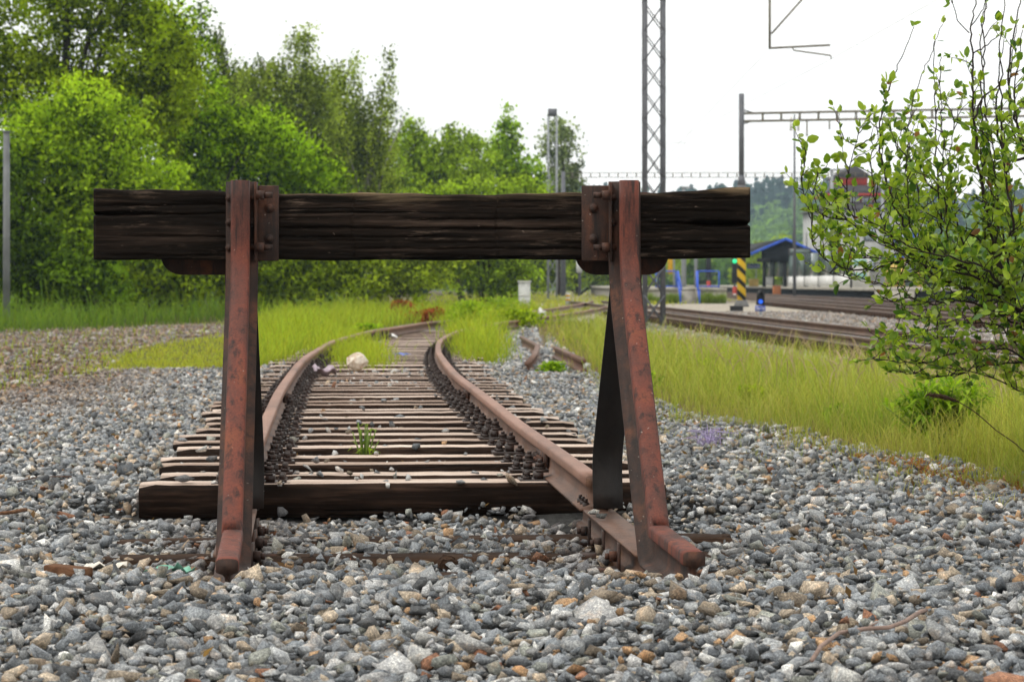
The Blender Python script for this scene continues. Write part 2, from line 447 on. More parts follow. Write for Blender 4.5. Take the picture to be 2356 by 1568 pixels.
# ------------------------------------------------------------------ gravel
def hulls(count, npts, seed):
    rr = np.random.default_rng(seed); res = []
    for _ in range(count):
        p = rr.normal(size=(npts, 3)); p /= np.linalg.norm(p, axis=1)[:, None]
        p *= rr.uniform(.72, 1.0, (npts, 1))
        # chop with a few planes for flat broken faces
        for _k in range(3 if npts < 16 else 7):
            n = rr.normal(size=3); n /= np.linalg.norm(n); dd = rr.uniform(.36, .66)
            ex = np.maximum(p @ n - dd, 0); p -= ex[:, None] * n
        p *= np.array([1.12, rr.uniform(.60, .95), rr.uniform(.40, .74)]) * 1.16
        bm = bmesh.new()
        for q in p: bm.verts.new(q)
        bmesh.ops.convex_hull(bm, input=bm.verts)
        bmesh.ops.delete(bm, geom=[v for v in bm.verts if not v.link_faces], context='VERTS')
        bmesh.ops.triangulate(bm, faces=bm.faces)
        bm.verts.index_update()
        res.append((np.array([v.co for v in bm.verts]), np.array([[v.index for v in f.verts] for f in bm.faces])))
        bm.free()
    return res

def rotmats(n, tilt):
    a = R.uniform(0, 2 * np.pi, n); b = R.normal(0, tilt, n); c = R.uniform(0, 2 * np.pi, n)
    ca, sa, cb, sb, cc, sc = np.cos(a), np.sin(a), np.cos(b), np.sin(b), np.cos(c), np.sin(c)
    Z = lambda c_, s_: np.stack([np.stack([c_, -s_, 0*c_], -1), np.stack([s_, c_, 0*c_], -1), np.stack([0*c_, 0*c_, 0*c_+1], -1)], -2)
    X = np.stack([np.stack([0*cb+1, 0*cb, 0*cb], -1), np.stack([0*cb, cb, -sb], -1), np.stack([0*cb, sb, cb], -1)], -2)
    return Z(ca, sa) @ X @ Z(cc, sc)

PAL = np.array([(.21, .225, .24), (.29, .30, .305), (.155, .17, .185), (.40, .40, .395), (.10, .105, .11), (.36, .30, .23), (.36, .23, .13), (.25, .125, .075), (.54, .54, .52), (.24, .25, .225), (.20, .165, .125)])
PW = np.array([.22, .19, .14, .13, .10, .085, .024, .012, .035, .06, .05]); PW = PW / PW.sum()
def scatter(name, pts, rad, zs, protos, label, warm=None, tilt=.6):
    n = len(pts); rust = np.exp(-((np.abs(pts[:, 0] - track_x(pts[:, 1])) - .75) / .28) ** 2)[:, None] * (pts[:, 1] > 8)[:, None] * .30; Rm = rotmats(n, tilt); which = R.integers(0, len(protos), n)
    col = PAL[R.choice(len(PAL), n, p=PW)] * R.uniform(.75, 1.6, (n, 1)) * np.array([1.09, 1.10, 1.11])
    col = col * (1 - rust) + rust * np.array([.17, .10, .065])
    if warm is not None:
        col = col * (1 - warm[:, None]) + warm[:, None] * np.array([.21, .135, .085]) * R.uniform(.4, 1.7, (n, 1))
    VV, FF, CC = [], [], []; off = 0
    for k, (pv, pf) in enumerate(protos):
        idx = np.where(which == k)[0]
        if not len(idx): continue
        v = np.einsum('nij,pj->npi', Rm[idx], pv) * rad[idx][:, None, None]
        v += np.stack([pts[idx, 0], pts[idx, 1], zs[idx]], -1)[:, None]
        m = len(pv)
        f = pf[None] + (np.arange(len(idx)) * m)[:, None, None] + off
        VV.append(v.reshape(-1, 3)); FF.append(f.reshape(-1, 3)); CC.append(np.repeat(col[idx], m, 0)); off += len(idx) * m
    o = mkmesh(name, np.concatenate(VV), [np.concatenate(FF)], M['stone'], None, False, np.concatenate(CC))
    return tag(o, label, 'gravel', kind='stuff')

def jgrid(x0, x1, y0, y1, pitch):
    xs = np.arange(x0, x1, pitch); ys = np.arange(y0, y1, pitch * .87)
    a, b_ = np.meshgrid(xs, ys); a = a + (np.arange(len(ys)) % 2)[:, None] * pitch / 2
    a = a + R.uniform(-.38, .38, a.shape) * pitch; b_ = b_ + R.uniform(-.38, .38, a.shape) * pitch
    return np.stack([a.ravel(), b_.ravel()], 1)

BURIED = [(-.36, 10.02), (-.31, 9.36), (-.26, 8.72)]     # old sleepers under the buffer stop
def base_x(Y, right): return (.522 if right else -.978) + (-.0875) * (np.asarray(Y) - 8.38) - .012
def gravel_keep(p, onsl):
    X, Y = p[:, 0], p[:, 1]
    xi, yi = img(X, Y, 0)
    keep = inpoly(xi, yi, PG) | ((xi > 1260) & (yi > np.interp(xi, [1225, 1250, 1300, 1345, 1380, 1440, 1520, 1560, 1650, 1750, 1900, 2050, 2200, 2356, 2900], [742, 800, 845, 872, 910, 935, 962, 985, 1000, 1015, 1045, 1078, 1105, 1140, 1200]) - 40) & (R.random(len(p)) < .7))
    lift = np.zeros(len(p))
    intr = (Y > 11.3) & (Y < 30)
    for q, t, jit in sleepers[:28]:
        dx = X - q[0]; dy = Y - q[1]
        al = dx * t[0] + dy * t[1]; la = dx * t[1] - dy * t[0] - jit
        on = (np.abs(al) < .145) & (np.abs(la) < 1.30)
        r = R.random(len(p))
        keep &= ~(on & (r > onsl)); lift[on] = SL_TOP + .012 - hgt(X[on], Y[on])
    lat = X - track_x(Y)
    keep &= ~((Y > 9.9) & (np.abs(np.abs(lat) - .75) < np.where(Y > 11.55, .12, .05)) & (R.random(len(p)) > .10))
    keep &= ~((Y > 21) & (np.abs(lat) < 1.25) & (R.random(len(p)) > .10))
    for r_ in (True, False):
        keep &= ~((Y > 7.62) & (Y < 10.2) & (np.abs(X - base_x(Y, r_)) < .085))
    for bx, by in BURIED:
        on = (np.abs(Y - by) < .13) & (np.abs(X - bx) < 1.33)
        keep &= ~(on & (R.random(len(p)) > .42 + .35 * wob(X, Y, 3.0, 5)))
    return keep, lift

near = hulls(80, 11, 1); mid = hulls(36, 9, 2)
lab = 'grey crushed stone ballast with a few rust brown stones'
# deep layer and top layer in front
pts, rads, zz, wm = [], [], [], []
for pitch, rm, dz, frac in ((.040, .0240, -.016, 1.0), (.050, .0270, .008, .60), (.030, .0130, .000, .25), (.12, .039, .012, .7)):
    p = jgrid(-4.8, 5.4, 5.0, 12.6, pitch)
    p = p[(np.abs(p[:, 0]) < .2142 * p[:, 1] + 1.2 + .9 * (p[:, 0] > 0)) & (R.random(len(p)) < frac)]
    k, lift = gravel_keep(p, .03 if rm < .04 else 0); p = p[k]; lift = lift[k]
    r = rm * R.lognormal(0, .24, len(p))
    pts.append(p); rads.append(r); zz.append(hgt(p[:, 0], p[:, 1]) + dz + lift + R.normal(0, .011, len(p)))
scatter('gravel', np.concatenate(pts), np.concatenate(rads), np.concatenate(zz), near, lab + ' in front of and around the buffer stop')
pts, rads, zz, wm = [], [], [], []
for pitch, rm, dz, frac in ((.052, .031, -.012, 1.0), (.066, .033, .010, .6)):
    p = jgrid(-9.5, 5.2, 12.6, 30, pitch)
    p = p[(np.abs(p[:, 0]) < .2142 * p[:, 1] + 1.0) & (R.random(len(p)) < frac)]
    k, lift = gravel_keep(p, .02); p = p[k]; lift = lift[k]
    r = rm * R.lognormal(0, .24, len(p))
    pts.append(p); rads.append(r); zz.append(hgt(p[:, 0], p[:, 1]) + dz + lift + R.normal(0, .007, len(p)))
    xi, yi = img(p[:, 0], p[:, 1], 0)
    wm.append(np.clip(1 - (yi - 855) / 120, 0, 1) * np.clip((450 - xi) / 330, 0, 1) * .85)
p = jgrid(-1, 2.5, 30, 52, .1); k, lift = gravel_keep(p, 0); p = p[k]
pts.append(p); rads.append(.05 * R.lognormal(0, .25, len(p))); zz.append(hgt(p[:, 0], p[:, 1])); wm.append(np.zeros(len(p)))
p = jgrid(-14, -1.5, 22, 62, .13); xi, yi = img(p[:, 0], p[:, 1], 0); p = p[inpoly(xi, yi, PDIRT) & (R.random(len(p)) < .75)]
pts.append(p); rads.append(.04 * R.lognormal(0, .35, len(p))); zz.append(hgt(p[:, 0], p[:, 1]) - .01); wm.append(R.uniform(.2, 1, len(p)))
p = jgrid(3.0, 16, 22, 90, .17); p = p[(p[:, 0] > A_X(p[:, 1]) - 3.0) & (np.abs(p[:, 0] - A_X(p[:, 1])) > .8) & (np.abs(p[:, 0]) < .2142 * p[:, 1] + 2)]
pts.append(p); rads.append(.05 * R.lognormal(0, .3, len(p))); zz.append(hgt(p[:, 0], p[:, 1]) - .02); wm.append(R.uniform(.2, .5, len(p)))
scatter('gravel', np.concatenate(pts), np.concatenate(rads), np.concatenate(zz), mid, lab + ' beside the disused track and the main line', np.concatenate(wm))

# ------------------------------------------------------------------ grass
def blades(name, px, py, h, w, lean, cbase, ctip, label, cat='grass', head=False):
    n = len(px); z0 = hgt(px, py) - .03
    a = R.uniform(0, 2 * np.pi, n); b_ = R.uniform(0, 2 * np.pi, n)
    dx, dy = np.cos(a), np.sin(a)
    wx, wy = np.cos(b_) * w / 2, np.sin(b_) * w / 2 * .6
    ts = [0, .45, .8, 1]; ws = [1, .85, .5, 0]
    V = []; CC = []
    for t, ww in zip(ts, ws):
        ox = dx * lean * h * t ** 2.2; oy = dy * lean * h * t ** 2.2; z = z0 + h * t * (1 - .25 * lean * t)
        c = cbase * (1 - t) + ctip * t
        if ww:
            V += [np.stack([px + ox - wx * ww, py + oy - wy * ww, z], -1), np.stack([px + ox + wx * ww, py + oy + wy * ww, z], -1)]; CC += [c, c]
        else:
            V.append(np.stack([px + ox, py + oy, z], -1)); CC.append(c)
    V = np.stack(V, 1).reshape(-1, 3); CC = np.stack(CC, 1).reshape(-1, 3)
    i = np.arange(n)[:, None] * 7
    q = np.concatenate([i + np.array([[0, 1, 3, 2]]), i + np.array([[2, 3, 5, 4]])]); t3 = i + np.array([[4, 5, 6]])
    return tag(mkmesh(name, V, [q, t3], M['grass'], None, False, CC), label, cat, kind='stuff')

def sample_img(poly, n):
    xs = [p[0] for p in poly]; ys = [p[1] for p in poly]
    out = np.zeros((0, 2))
    while len(out) < n:
        q = np.stack([R.uniform(min(xs), max(xs), n), R.uniform(min(ys), max(ys), n)], 1)
        out = np.concatenate([out, q[inpoly(q[:, 0], q[:, 1], poly)]])
    out = out[:n]; Y = F * HC / (out[:, 1] - YH)
    return (out[:, 0] - CX) * Y / F, Y

def jit(c, n, v=.25, hue=.12):
    c = np.array(c) * R.uniform(1 - v, 1 + v, (n, 1)); c[:, 0] *= R.uniform(1 - hue, 1 + hue, n); return c

# tall grass field right of the stop
RE_img = [tuple(img(p[0], p[1], 0)) for p in PRG]
RE_img = [(x, y + 60) if i < len(RIGHT_EDGE) and i > 2 else (x, y) for i, (x, y) in enumerate(RE_img)]
n = 110000
px, py = sample_img(RE_img, n)
edge = wob(px, py, 1.3, 1)
xi, yi = img(px, py, 0)
# ragged, thinner near edge
ex = np.interp(xi, [1225, 1250, 1300, 1345, 1380, 1440, 1520, 1560, 1650, 1750, 1900, 2050, 2200, 2356, 2900], [742, 800, 845, 872, 910, 935, 962, 985, 1000, 1015, 1045, 1078, 1105, 1140, 1200])
din = (ex - yi + 26 * wob(px, py, 2.6, 6)) / 90
k = R.random(n) < np.where(din < 0, np.clip(.9 * (wob(px, py, 5, 2) - .35), 0, .4), np.clip(.05 + .55 * din + .30 * edge, .02, 1)); px, py, din = px[k], py[k], din[k]; n = len(px)
h = R.uniform(.10, .50, n) * R.uniform(.6, 1.15, n) * np.clip(.40 + din * .75, .22, 1) * (1 + .4 * wob(px, py, 1.3, 3)) + .04
dry = np.clip(.75 - din * .9, 0, .8)[:, None] * R.random((n, 1))
pale = (R.random((n, 1)) < .16) * .9
straw = np.array([.45, .33, .16])
gpatch = np.clip(.5 + .8 * wob(px, py, .6, 9) + R.normal(0, .25, n), 0, 1)[:, None]
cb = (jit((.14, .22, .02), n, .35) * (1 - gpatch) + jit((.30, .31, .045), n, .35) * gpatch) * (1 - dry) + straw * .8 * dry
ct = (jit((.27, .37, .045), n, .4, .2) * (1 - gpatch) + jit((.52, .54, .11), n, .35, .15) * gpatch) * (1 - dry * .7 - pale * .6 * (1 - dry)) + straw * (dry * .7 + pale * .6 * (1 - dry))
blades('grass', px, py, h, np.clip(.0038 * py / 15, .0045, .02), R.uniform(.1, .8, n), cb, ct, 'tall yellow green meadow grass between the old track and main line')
# orange dry moss litter at its near edge
px, py = sample_img([(1900, 1050), (2050, 1082), (2200, 1112), (2500, 1160), (2700, 1150), (2356, 1095), (2150, 1070), (2000, 1050)], 3000)
q = sample_img([(1520, 960), (1600, 985), (1700, 1003), (1900, 1040), (1900, 1020), (1700, 990), (1540, 950)], 160); px = np.concatenate([px, q[0]]); py = np.concatenate([py, q[1]])
k = (wob(px, py, 2.4, 3) + R.normal(0, .5, len(px))) > -.15; px, py = px[k], py[k]
n = len(px); blades('dry_ground_cover', px, py, R.uniform(.02, .06, n) + .03, R.uniform(.008, .02, n), R.uniform(.6, 1.6, n), jit((.20, .085, .03), n, .5), jit((.40, .18, .065), n, .5), 'orange brown dead ground cover along the edge of the tall grass', 'ground cover')
# sedge with drooping seed heads behind the field
def multi(name, specs, label, cat='grass'):
    P_, H, W, L, CB, CT = [], [], [], [], [], []
    for poly, n, h0, h1, wd, cb, ct in specs:
        x, y = sample_img(poly, n)
        k = R.random(n) < np.clip(.6 + .9 * wob(x, y, .9, 7), .06, 1); x, y = x[k], y[k]; m = len(x)
        x = x + R.normal(0, .09 + .002 * y, m); y = y + R.normal(0, .25 + .02 * y, m); P_.append(np.stack([x, y], 1)); H.append(R.uniform(h0, h1, m) * R.lognormal(0, .28, m) * (1 + .4 * wob(x, y, .9, 4)))
        W.append(np.full(m, wd) * y / 30); L.append(R.uniform(.1, .8, m)); CB.append(jit(cb, m, .35)); CT.append(jit(ct, m, .35, .2))
    p = np.concatenate(P_)
    return blades(name, p[:, 0], p[:, 1], np.concatenate(H), np.concatenate(W), np.concatenate(L), np.concatenate(CB), np.concatenate(CT), label, cat)
yg = ((.20, .25, .025), (.38, .48, .035)); dg = ((.08, .14, .02), (.19, .31, .03)); sg = ((.30, .32, .04), (.45, .49, .06))
multi('grass', [(PM1, 22000, .15, .48, .010, *yg), (PM2, 7000, .08, .28, .009, *yg), (PM3, 15000, .12, .42, .010, *yg), (PM5, 11000, .08, .22, .012, *sg)],
      'clumps of yellow green grass growing beside and between the old rails')
multi('grass', [(PL1, 14000, .02, .09, .010, *sg)], 'short yellowish turf on the gravel left of the buffer stop')
multi('grass', [(PL2, 26000, .3, .75, .010, *dg)], 'tall dark green grass growing under the trees')
# sparse blades on gravel/dirt
multi('grass', [(PDIRT, 7500, .04, .16, .010, *yg)], 'thin scattered grass on the brown dirt')

# stalks with seed heads: one object, uncountable
mb = MB(); 
def stalk(x, y, h):
    a = random.uniform(-1.2, 1.2); b_ = random.uniform(.25, .6)
    z0 = float(hgt(x, y)); ts = np.linspace(0, 1, 7)
    a = random.uniform(0, 6.28); ln = np.array([math.sin(a), math.cos(a), 0])
    pp = [np.array([x, y, z0]) + ln * b_ * h * t ** 3 * .8 + np.array([0, 0, h * (t - .16 * b_ * t ** 6 * 2)]) for t in ts]
    mb.tube(pp, [.0016] * 4 + [.0034, .0040, .0015], 4, False)
xs, ys = sample_img([(1500, 800), (1700, 830), (2000, 880), (2356, 950), (2500, 1040), (2356, 1000), (1900, 960), (1600, 900), (1420, 820)], 260)
for x, y in zip(xs, ys): stalk(x, y, random.uniform(.38, .62))
o = mb.build('seed_stalks', plain('straw_stalk', (.36, .28, .15), .8, .2, 5)); tag(o, 'pale drooping grass seed heads standing above the tall grass', 'grass', kind='stuff')

# ------------------------------------------------------------------ disused track
TR = thing('disused_track', (-.4, 10.0, 0), 'rusty disused railway track on wooden sleepers curving away behind the buffer stop', 'railway track')
RB = SL_TOP + .013
def railpath(off, y0, y1):
    q = [];
    for s in np.concatenate([np.arange(np.interp(y0, path[:, 1], d_), np.interp(min(y1, 60), path[:, 1], d_), .3), np.arange(np.interp(60, path[:, 1], d_), np.interp(y1, path[:, 1], d_), 1.5)]):
        p, t = at_s(s); q.append((p[0] + t[1] * off, p[1] - t[0] * off, t))
    pts = [np.array([a, b_, RB + .006 * math.sin(b_ * .8) - (.0)]) for a, b_, t in q]
    A = [np.array([t[1], -t[0], 0]) for _, _, t in q]; B = [np.array([0, 0, 1.])] * len(q)
    return sweep(RAIL, pts, A, B)
for off in (.75, -.75):
    V, f = railpath(off, 10.02, 112); ra = MB().add(V, f).build('rail', M['rail'], TR); ra.data.materials.append(M['rail_base'])
    k = 0
    for p in ra.data.polygons:
        if len(p.vertices) == 4:
            j = k % len(RAIL); k += 1
            if RAIL[j][1] < .1 or RAIL[(j + 1) % len(RAIL)][1] < .1: p.material_index = 1
        else: p.material_index = 1
def sleeper_mesh(seed, w=.26, L=2.56, t=.16):
    rr = np.random.default_rng(seed); m = MB()
    xs = np.linspace(-L / 2, L / 2, 34)
    prof = []
    wv = rr.uniform(.92, 1.06); ph = rr.uniform(0, 6, 6)
    for i, x in enumerate(xs):
        hw = w / 2 * wv * (1 + .03 * math.sin(3 * x + ph[0]) + rr.normal(0, .012)); tp = .0022 * math.sin(1.6 * x + ph[1]) + rr.normal(0, .0010)
        c = .018 + .008 * math.sin(5 * x + ph[2])
        e = max(0, abs(x) - (L / 2 - .06)) * .35
        prof.append([(x, -hw + e, -t), (x, -hw, -c * 1.4), (x, -hw + c, tp - e * .6), (x, -hw * .35, tp + .004), (x, hw * .3, tp + .003 - .006 * (rr.random() < .2)), (x, hw - c, tp - e * .6), (x, hw, -c * 1.4), (x, hw - e, -t)])
    V = np.array(prof).reshape(-1, 3); n = 8; f = []
    for i in range(len(xs) - 1):
        for j in range(n):
            k = (j + 1) % n; f.append((i*n+j, i*n+k, (i+1)*n+k, (i+1)*n+j))
    f += [tuple(range(n))[::-1], tuple((len(xs)-1)*n+j for j in range(n))]
    m.add(V, f); return m
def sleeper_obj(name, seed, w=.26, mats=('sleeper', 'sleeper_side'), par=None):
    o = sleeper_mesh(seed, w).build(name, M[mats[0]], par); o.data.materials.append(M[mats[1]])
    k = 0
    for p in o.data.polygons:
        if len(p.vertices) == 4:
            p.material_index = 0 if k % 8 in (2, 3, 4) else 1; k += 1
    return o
protos = []
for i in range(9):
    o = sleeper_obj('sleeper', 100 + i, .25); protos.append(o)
used = set()
def put(o, parent, loc, rz):
    o.parent = parent; o.location = Vector(loc) - Vector(wloc(parent)); o.rotation_euler = (0, 0, rz)
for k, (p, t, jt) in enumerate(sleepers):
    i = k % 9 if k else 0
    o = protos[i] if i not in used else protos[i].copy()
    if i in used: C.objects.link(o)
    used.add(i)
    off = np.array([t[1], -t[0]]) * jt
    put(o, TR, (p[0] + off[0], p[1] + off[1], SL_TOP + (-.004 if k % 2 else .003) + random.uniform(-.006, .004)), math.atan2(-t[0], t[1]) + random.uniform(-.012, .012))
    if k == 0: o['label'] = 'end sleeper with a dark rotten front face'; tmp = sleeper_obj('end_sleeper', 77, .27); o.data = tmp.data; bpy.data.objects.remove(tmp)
# rail chairs: ribbed plate, clips and bolts on both sides of the rail foot
def chair_mesh():
    m = MB(); m.box(-.19, .19, -.085, .085, -.002, .0125)
    for s in (-1, 1):
        for y in (0,):
            m.box(min(s*.072, s*.115), max(s*.072, s*.115), -.062, .062, .0125, .05)          # rib
            m.box(min(s*.045, s*.105), max(s*.045, s*.105), -.05, .05, .0505, .066)           # clip plate
            m.cyl((s*.085, 0, .066), (s*.085, 0, .078), .030, 10)                             # spring washer
            m.cyl((s*.085, 0, .078), (s*.085, 0, .104), .024, 6)                              # nut
            m.cyl((s*.085, 0, .104), (s*.085, 0, .124), .012, 8)                              # bolt end
        for y in (-.05, .05):
            m.cyl((s*.152, y, .0125), (s*.152, y, .03), .022, 8); m.cyl((s*.152, y, .03), (s*.152, y, .058), .015, 6)
    return m
ch0 = None
for k, (p, t, jt) in enumerate(sleepers[:50]):
    for off in (.75, -.75):
        o = chair_mesh().build('rail_chair', M['chair'], None) if ch0 is None else ch0.copy()
        if ch0 is not None: C.objects.link(o)
        ch0 = ch0 or o
        put(o, TR, (p[0] + t[1] * off, p[1] - t[0] * off, SL_TOP + .004 + random.uniform(-.006, .004)), math.atan2(-t[0], t[1]) + random.gauss(0, .07)); o.scale = (1, random.uniform(.8, 1.12), random.uniform(.72, 1.08))
# fish plates at the two rail joints in view
def fishplate(Y, off, side, par):
    s = np.interp(Y, path[:, 1], d_); m = MB()
    p, t = at_s(s); q = p + np.array([t[1], -t[0]]) * (off + side * .024)
    a = np.array([q[0], q[1], RB + .064]); tt = np.array([t[0], t[1], 0]); nn = np.array([t[1], -t[0], 0]) * side
    m.bar(a - tt * .24, a + tt * .24, .024, .075)
    for u in (-.17, -.06, .06, .17):
        c = a + tt * u + nn * .012; m.cyl(c, c + nn * .022, .021, 6); m.cyl(c + nn * .022, c + nn * .038, .011, 8)
    return m.build('fishplate', M['rust_dark'], par)
fishplate(12.3, .75, -1, TR); fishplate(19.3, .75, -1, TR); fishplate(19.0, -.75, 1, TR)

# ------------------------------------------------------------------ buffer stop
BS = thing('buffer_stop', (-.25, 9.3, 0), 'rusty rail buffer stop with dark tarred timber beam across two leaning posts', 'buffer stop')
def arcpath(pts, rad, seg=7):
    """polyline in (Y,Z) with rounded corners"""
    out = [np.array(pts[0], float)]
    for i in range(1, len(pts) - 1):
        p0, p1, p2 = (np.array(pts[j], float) for j in (i - 1, i, i + 1))
        a = (p0 - p1) / np.linalg.norm(p0 - p1); b_ = (p2 - p1) / np.linalg.norm(p2 - p1)
        r = rad[i - 1]
        for u in np.linspace(0, 1, seg):
            out.append((1 - u) ** 2 * (p1 + a * r) + 2 * u * (1 - u) * p1 + u ** 2 * (p1 + b_ * r))
    out.append(np.array(pts[-1], float)); return np.array(out)
def bent_rail(yz, xf, yaw, sign):
    """sign=+1: head towards the camera/up, -1: head away"""
    res = [yz[0]]
    for i in range(1, len(yz)):                                  # resample for even shading
        n = max(1, int(np.linalg.norm(yz[i] - yz[i-1]) / .06))
        for u in range(1, n + 1): res.append(yz[i-1] + (yz[i] - yz[i-1]) * u / n)
    yz = np.array(res)
    T = np.gradient(yz, axis=0); T /= np.linalg.norm(T, axis=1)[:, None]
    pts, A, B = [], [], []
    for (y, z), (ty, tz) in zip(yz, T):
        N = np.array([0, tz, -ty]) * sign
        N[0] = -yaw * N[1]; N /= np.linalg.norm(N)
        t3 = np.array([-yaw * ty, ty, tz]); a = np.cross(t3, N); a /= np.linalg.norm(a)
        pts.append(np.array([xf(y), y, z])); A.append(a); B.append(N)
    return sweep(RAIL, pts, A, B)
for right in (True, False):
    yz = arcpath([(9.339, 1.474), (9.339, 1.08), (8.445, .083 if right else .07), (7.68, .068 if right else .045)], [.16, .05])
    if right:
        xf = lambda y: np.interp(y, [7.68, 8.445, 9.339], [.585, .509, .4385]); yaw = .107
    else:
        xf = lambda y: np.interp(y, [7.68, 8.445, 9.339], [-.915, -.985, -1.0545]); yaw = .057
    V, f = bent_rail(yz, xf, yaw, 1)
    po = MB().add(V, f).build('post', M['rust_post'], BS); po.data.materials.append(M['rust_dark'])
    k = 0
    for p in po.data.polygons:
        if len(p.vertices) == 4:
            j = k % len(RAIL); k += 1
            if RAIL[j][1] < .1 or RAIL[(j + 1) % len(RAIL)][1] < .1: p.material_index = 1
        else: p.material_index = 1  # end faces take the darker steel too, their shade put into the colour
    # strut behind: rail with its foot towards us
    yz = arcpath([(9.615, 1.40), (9.615, 1.12), (10.03, .34), (10.0, .137)], [.12, .08])
    if right: xf = lambda y: np.interp(y, [9.6, 10.02], [.466, .400])
    else: xf = lambda y: np.interp(y, [9.6, 10.02], [-1.094, -1.102])
    V, f = bent_rail(yz, xf, .05, -1)
    MB().add(V, f).build('strut', M['tar'], BS)
    # base rail lying foot upwards
    ys = np.linspace(10.55, 8.50, 14); bx = base_x
    pts = [np.array([bx(y, right), y, .128 - .012 * (10.5 - y) / 2]) for y in ys]
    tx = np.array([-.0875, 1, 0]) / math.hypot(.0875, 1)
    V, f = sweep(RAIL, pts, [np.array([tx[1], -tx[0], 0])] * len(ys), [np.array([0, 0, -1.])] * len(ys))
    MB().add(V, f).build('base_rail', M['rail_base'], BS)
    for yb in (9.83, 9.38, 8.92):                                 # clamp angles and bolts on its inner side
        s = -1 if right else 1
        c = np.array([bx(yb, right) + s * .066, yb, .055]); m = MB()
        m.box(c[0] - .004, c[0] + .006, yb - .06, yb + .06, -.01, .108); m.box(min(c[0], c[0] + s * .09), max(c[0], c[0] + s * .09), yb - .055, yb + .055, .005, .017)
        m.cyl((c[0] + s * .006, yb, .06), (c[0] + s * .034, yb, .06), .022, 6); m.cyl((c[0] + s * .034, yb, .06), (c[0] + s * .05, yb, .06), .012, 8)
        m.build('rail_clamp', M['rust_dark'], BS)
    for iu, yb in enumerate((10.12, 10.22, 10.32)):               # short bolts on the flat foot beside the strut
        for dx in (-.045, -.012):
            sx = dx if right else -dx
            x = bx(yb, right) + sx; m = MB(); m.cyl((x, yb, .122), (x, yb, .15), .014, 6); m.cyl((x, yb, .15), (x, yb, .166), .008, 8)
            m.build('bolt', M['chair'], BS)

# timber beam
BX0, BX1, BYF, BYB = -1.638, .933, 9.346, 9.565
def topz(x):
    xd = CX + x * F / BYF
    y = np.interp(xd, [214, 330, 520, 700, 900, 1150, 1480, 1560, 1727], [432, 435, 441, 444, 445, 446, 443, 440, 430])
    return HC + (YH - y) * BYF / F + .003 * np.sin(x * 9) + .0018 * np.sin(x * 31 + 1)
def botz(x):
    xd = CX + x * F / BYF
    y = np.interp(xd, [214, 600, 1000, 1480, 1727], [596, 597, 597, 594, 593])
    return HC + (YH - y) * BYF / F + .002 * np.sin(x * 14 + 2)
nxb, nzb = 520, 64
xs = np.linspace(BX0, BX1, nxb); us = np.linspace(0, 1, nzb)
Xg, Ug = np.meshgrid(xs, us)
Zg = botz(Xg) + (topz(Xg) - botz(Xg)) * Ug
dep = np.zeros_like(Xg)
def crack(z0, x0, x1, wdt, depth, ph, grow=0):
    global dep
    zc = z0 + .0035 * np.sin(Xg * 2.6 + ph) + .0012 * np.sin(Xg * 19 + ph * 2) + .0007 * np.sin(Xg * 71 + ph)
    e = sstep(x0 - .001, x0 + .12, Xg) * (1 - sstep(x1 - .12, x1 + .001, Xg)) if not grow else (sstep(x0, x1, Xg) if grow > 0 else 1 - sstep(x0, x1, Xg))
    w = wdt * (.25 + .75 * e) * (1 + .3 * np.sin(Xg * 17 + ph))
    dep += depth * e * np.exp(-((Zg - zc) / w) ** 2)
crack(1.311, .44, .95, .0085, .11, 1.0, 1)
crack(1.352, -1.7, -.9, .0055, .05, 2.0, -1)
crack(1.262, -1.6, -.2, .003, .014, 0.3); crack(1.292, -.95, .3, .004, .02, 4.0); crack(1.216, -.7, .6, .003, .012, 5.2); crack(1.385, -1.64, -1.0, .003, .015, 3.1)
crack(1.170, .3, .95, .003, .014, 2.2); crack(1.235, .45, .95, .0028, .012, .8); crack(1.33, -.5, .25, .003, .015, 6.0); crack(1.19, -1.64, -1.1, .003, .012, 1.9); crack(1.36, .5, .95, .0025, .01, 1.2)
for k in range(40):
    x0 = random.uniform(-1.7, .7); crack(random.uniform(1.11, 1.41), x0, x0 + random.uniform(.15, .6), random.uniform(.0015, .003), random.uniform(.003, .009), random.uniform(0, 6))
dep += .016 * np.exp(-((Xg + .245) / .05) ** 2 - ((Zg - 1.13) / .03) ** 2)                  # chipped hollow at the bottom edge
dep += .0009 * wob(Xg * 1.4, Zg * 75, 1, 1) + .0006 * wob(Xg * 9, Zg * 190, 1, 3) + .004 * (1 + wob(Xg, Zg * 4, .9, 8))
for xv in (-.622, -.06): dep += .005 * np.exp(-((Xg - xv + .004 * np.sin(Zg * 30)) / .0035) ** 2)
rnd = .016
edge_t = np.maximum(0, rnd - (topz(Xg) - Zg)) ; dep += rnd - np.sqrt(np.maximum(rnd ** 2 - edge_t ** 2, 0))
edge_b = np.maximum(0, .008 - (Zg - botz(Xg))); dep += edge_b
edx = np.maximum(0, .010 - np.minimum(Xg - BX0, BX1 - Xg)); dep += edx * .7
Yg = BYF + dep
front = np.stack([Xg, Yg, Zg], -1).reshape(-1, 3)
back = np.stack([Xg, np.full_like(Xg, BYB), Zg], -1)
i0 = (np.arange(nzb - 1)[:, None] * nxb + np.arange(nxb - 1)[None]).ravel()
fq = np.stack([i0, i0 + 1, i0 + nxb + 1, i0 + nxb], 1)
nb = len(front); V = np.concatenate([front, back.reshape(-1, 3)[[*range(nxb)]], back.reshape(-1, 3)[[(nzb - 1) * nxb + j for j in range(nxb)]]])
j = np.arange(nxb - 1); bo, to = nb, nb + nxb; tr = (nzb - 1) * nxb
bq = np.stack([j + 1, j, bo + j, bo + j + 1], 1); tq = np.stack([tr + j, tr + j + 1, to + j + 1, to + j], 1); kq = np.stack([bo + j + 1, bo + j, to + j, to + j + 1], 1)
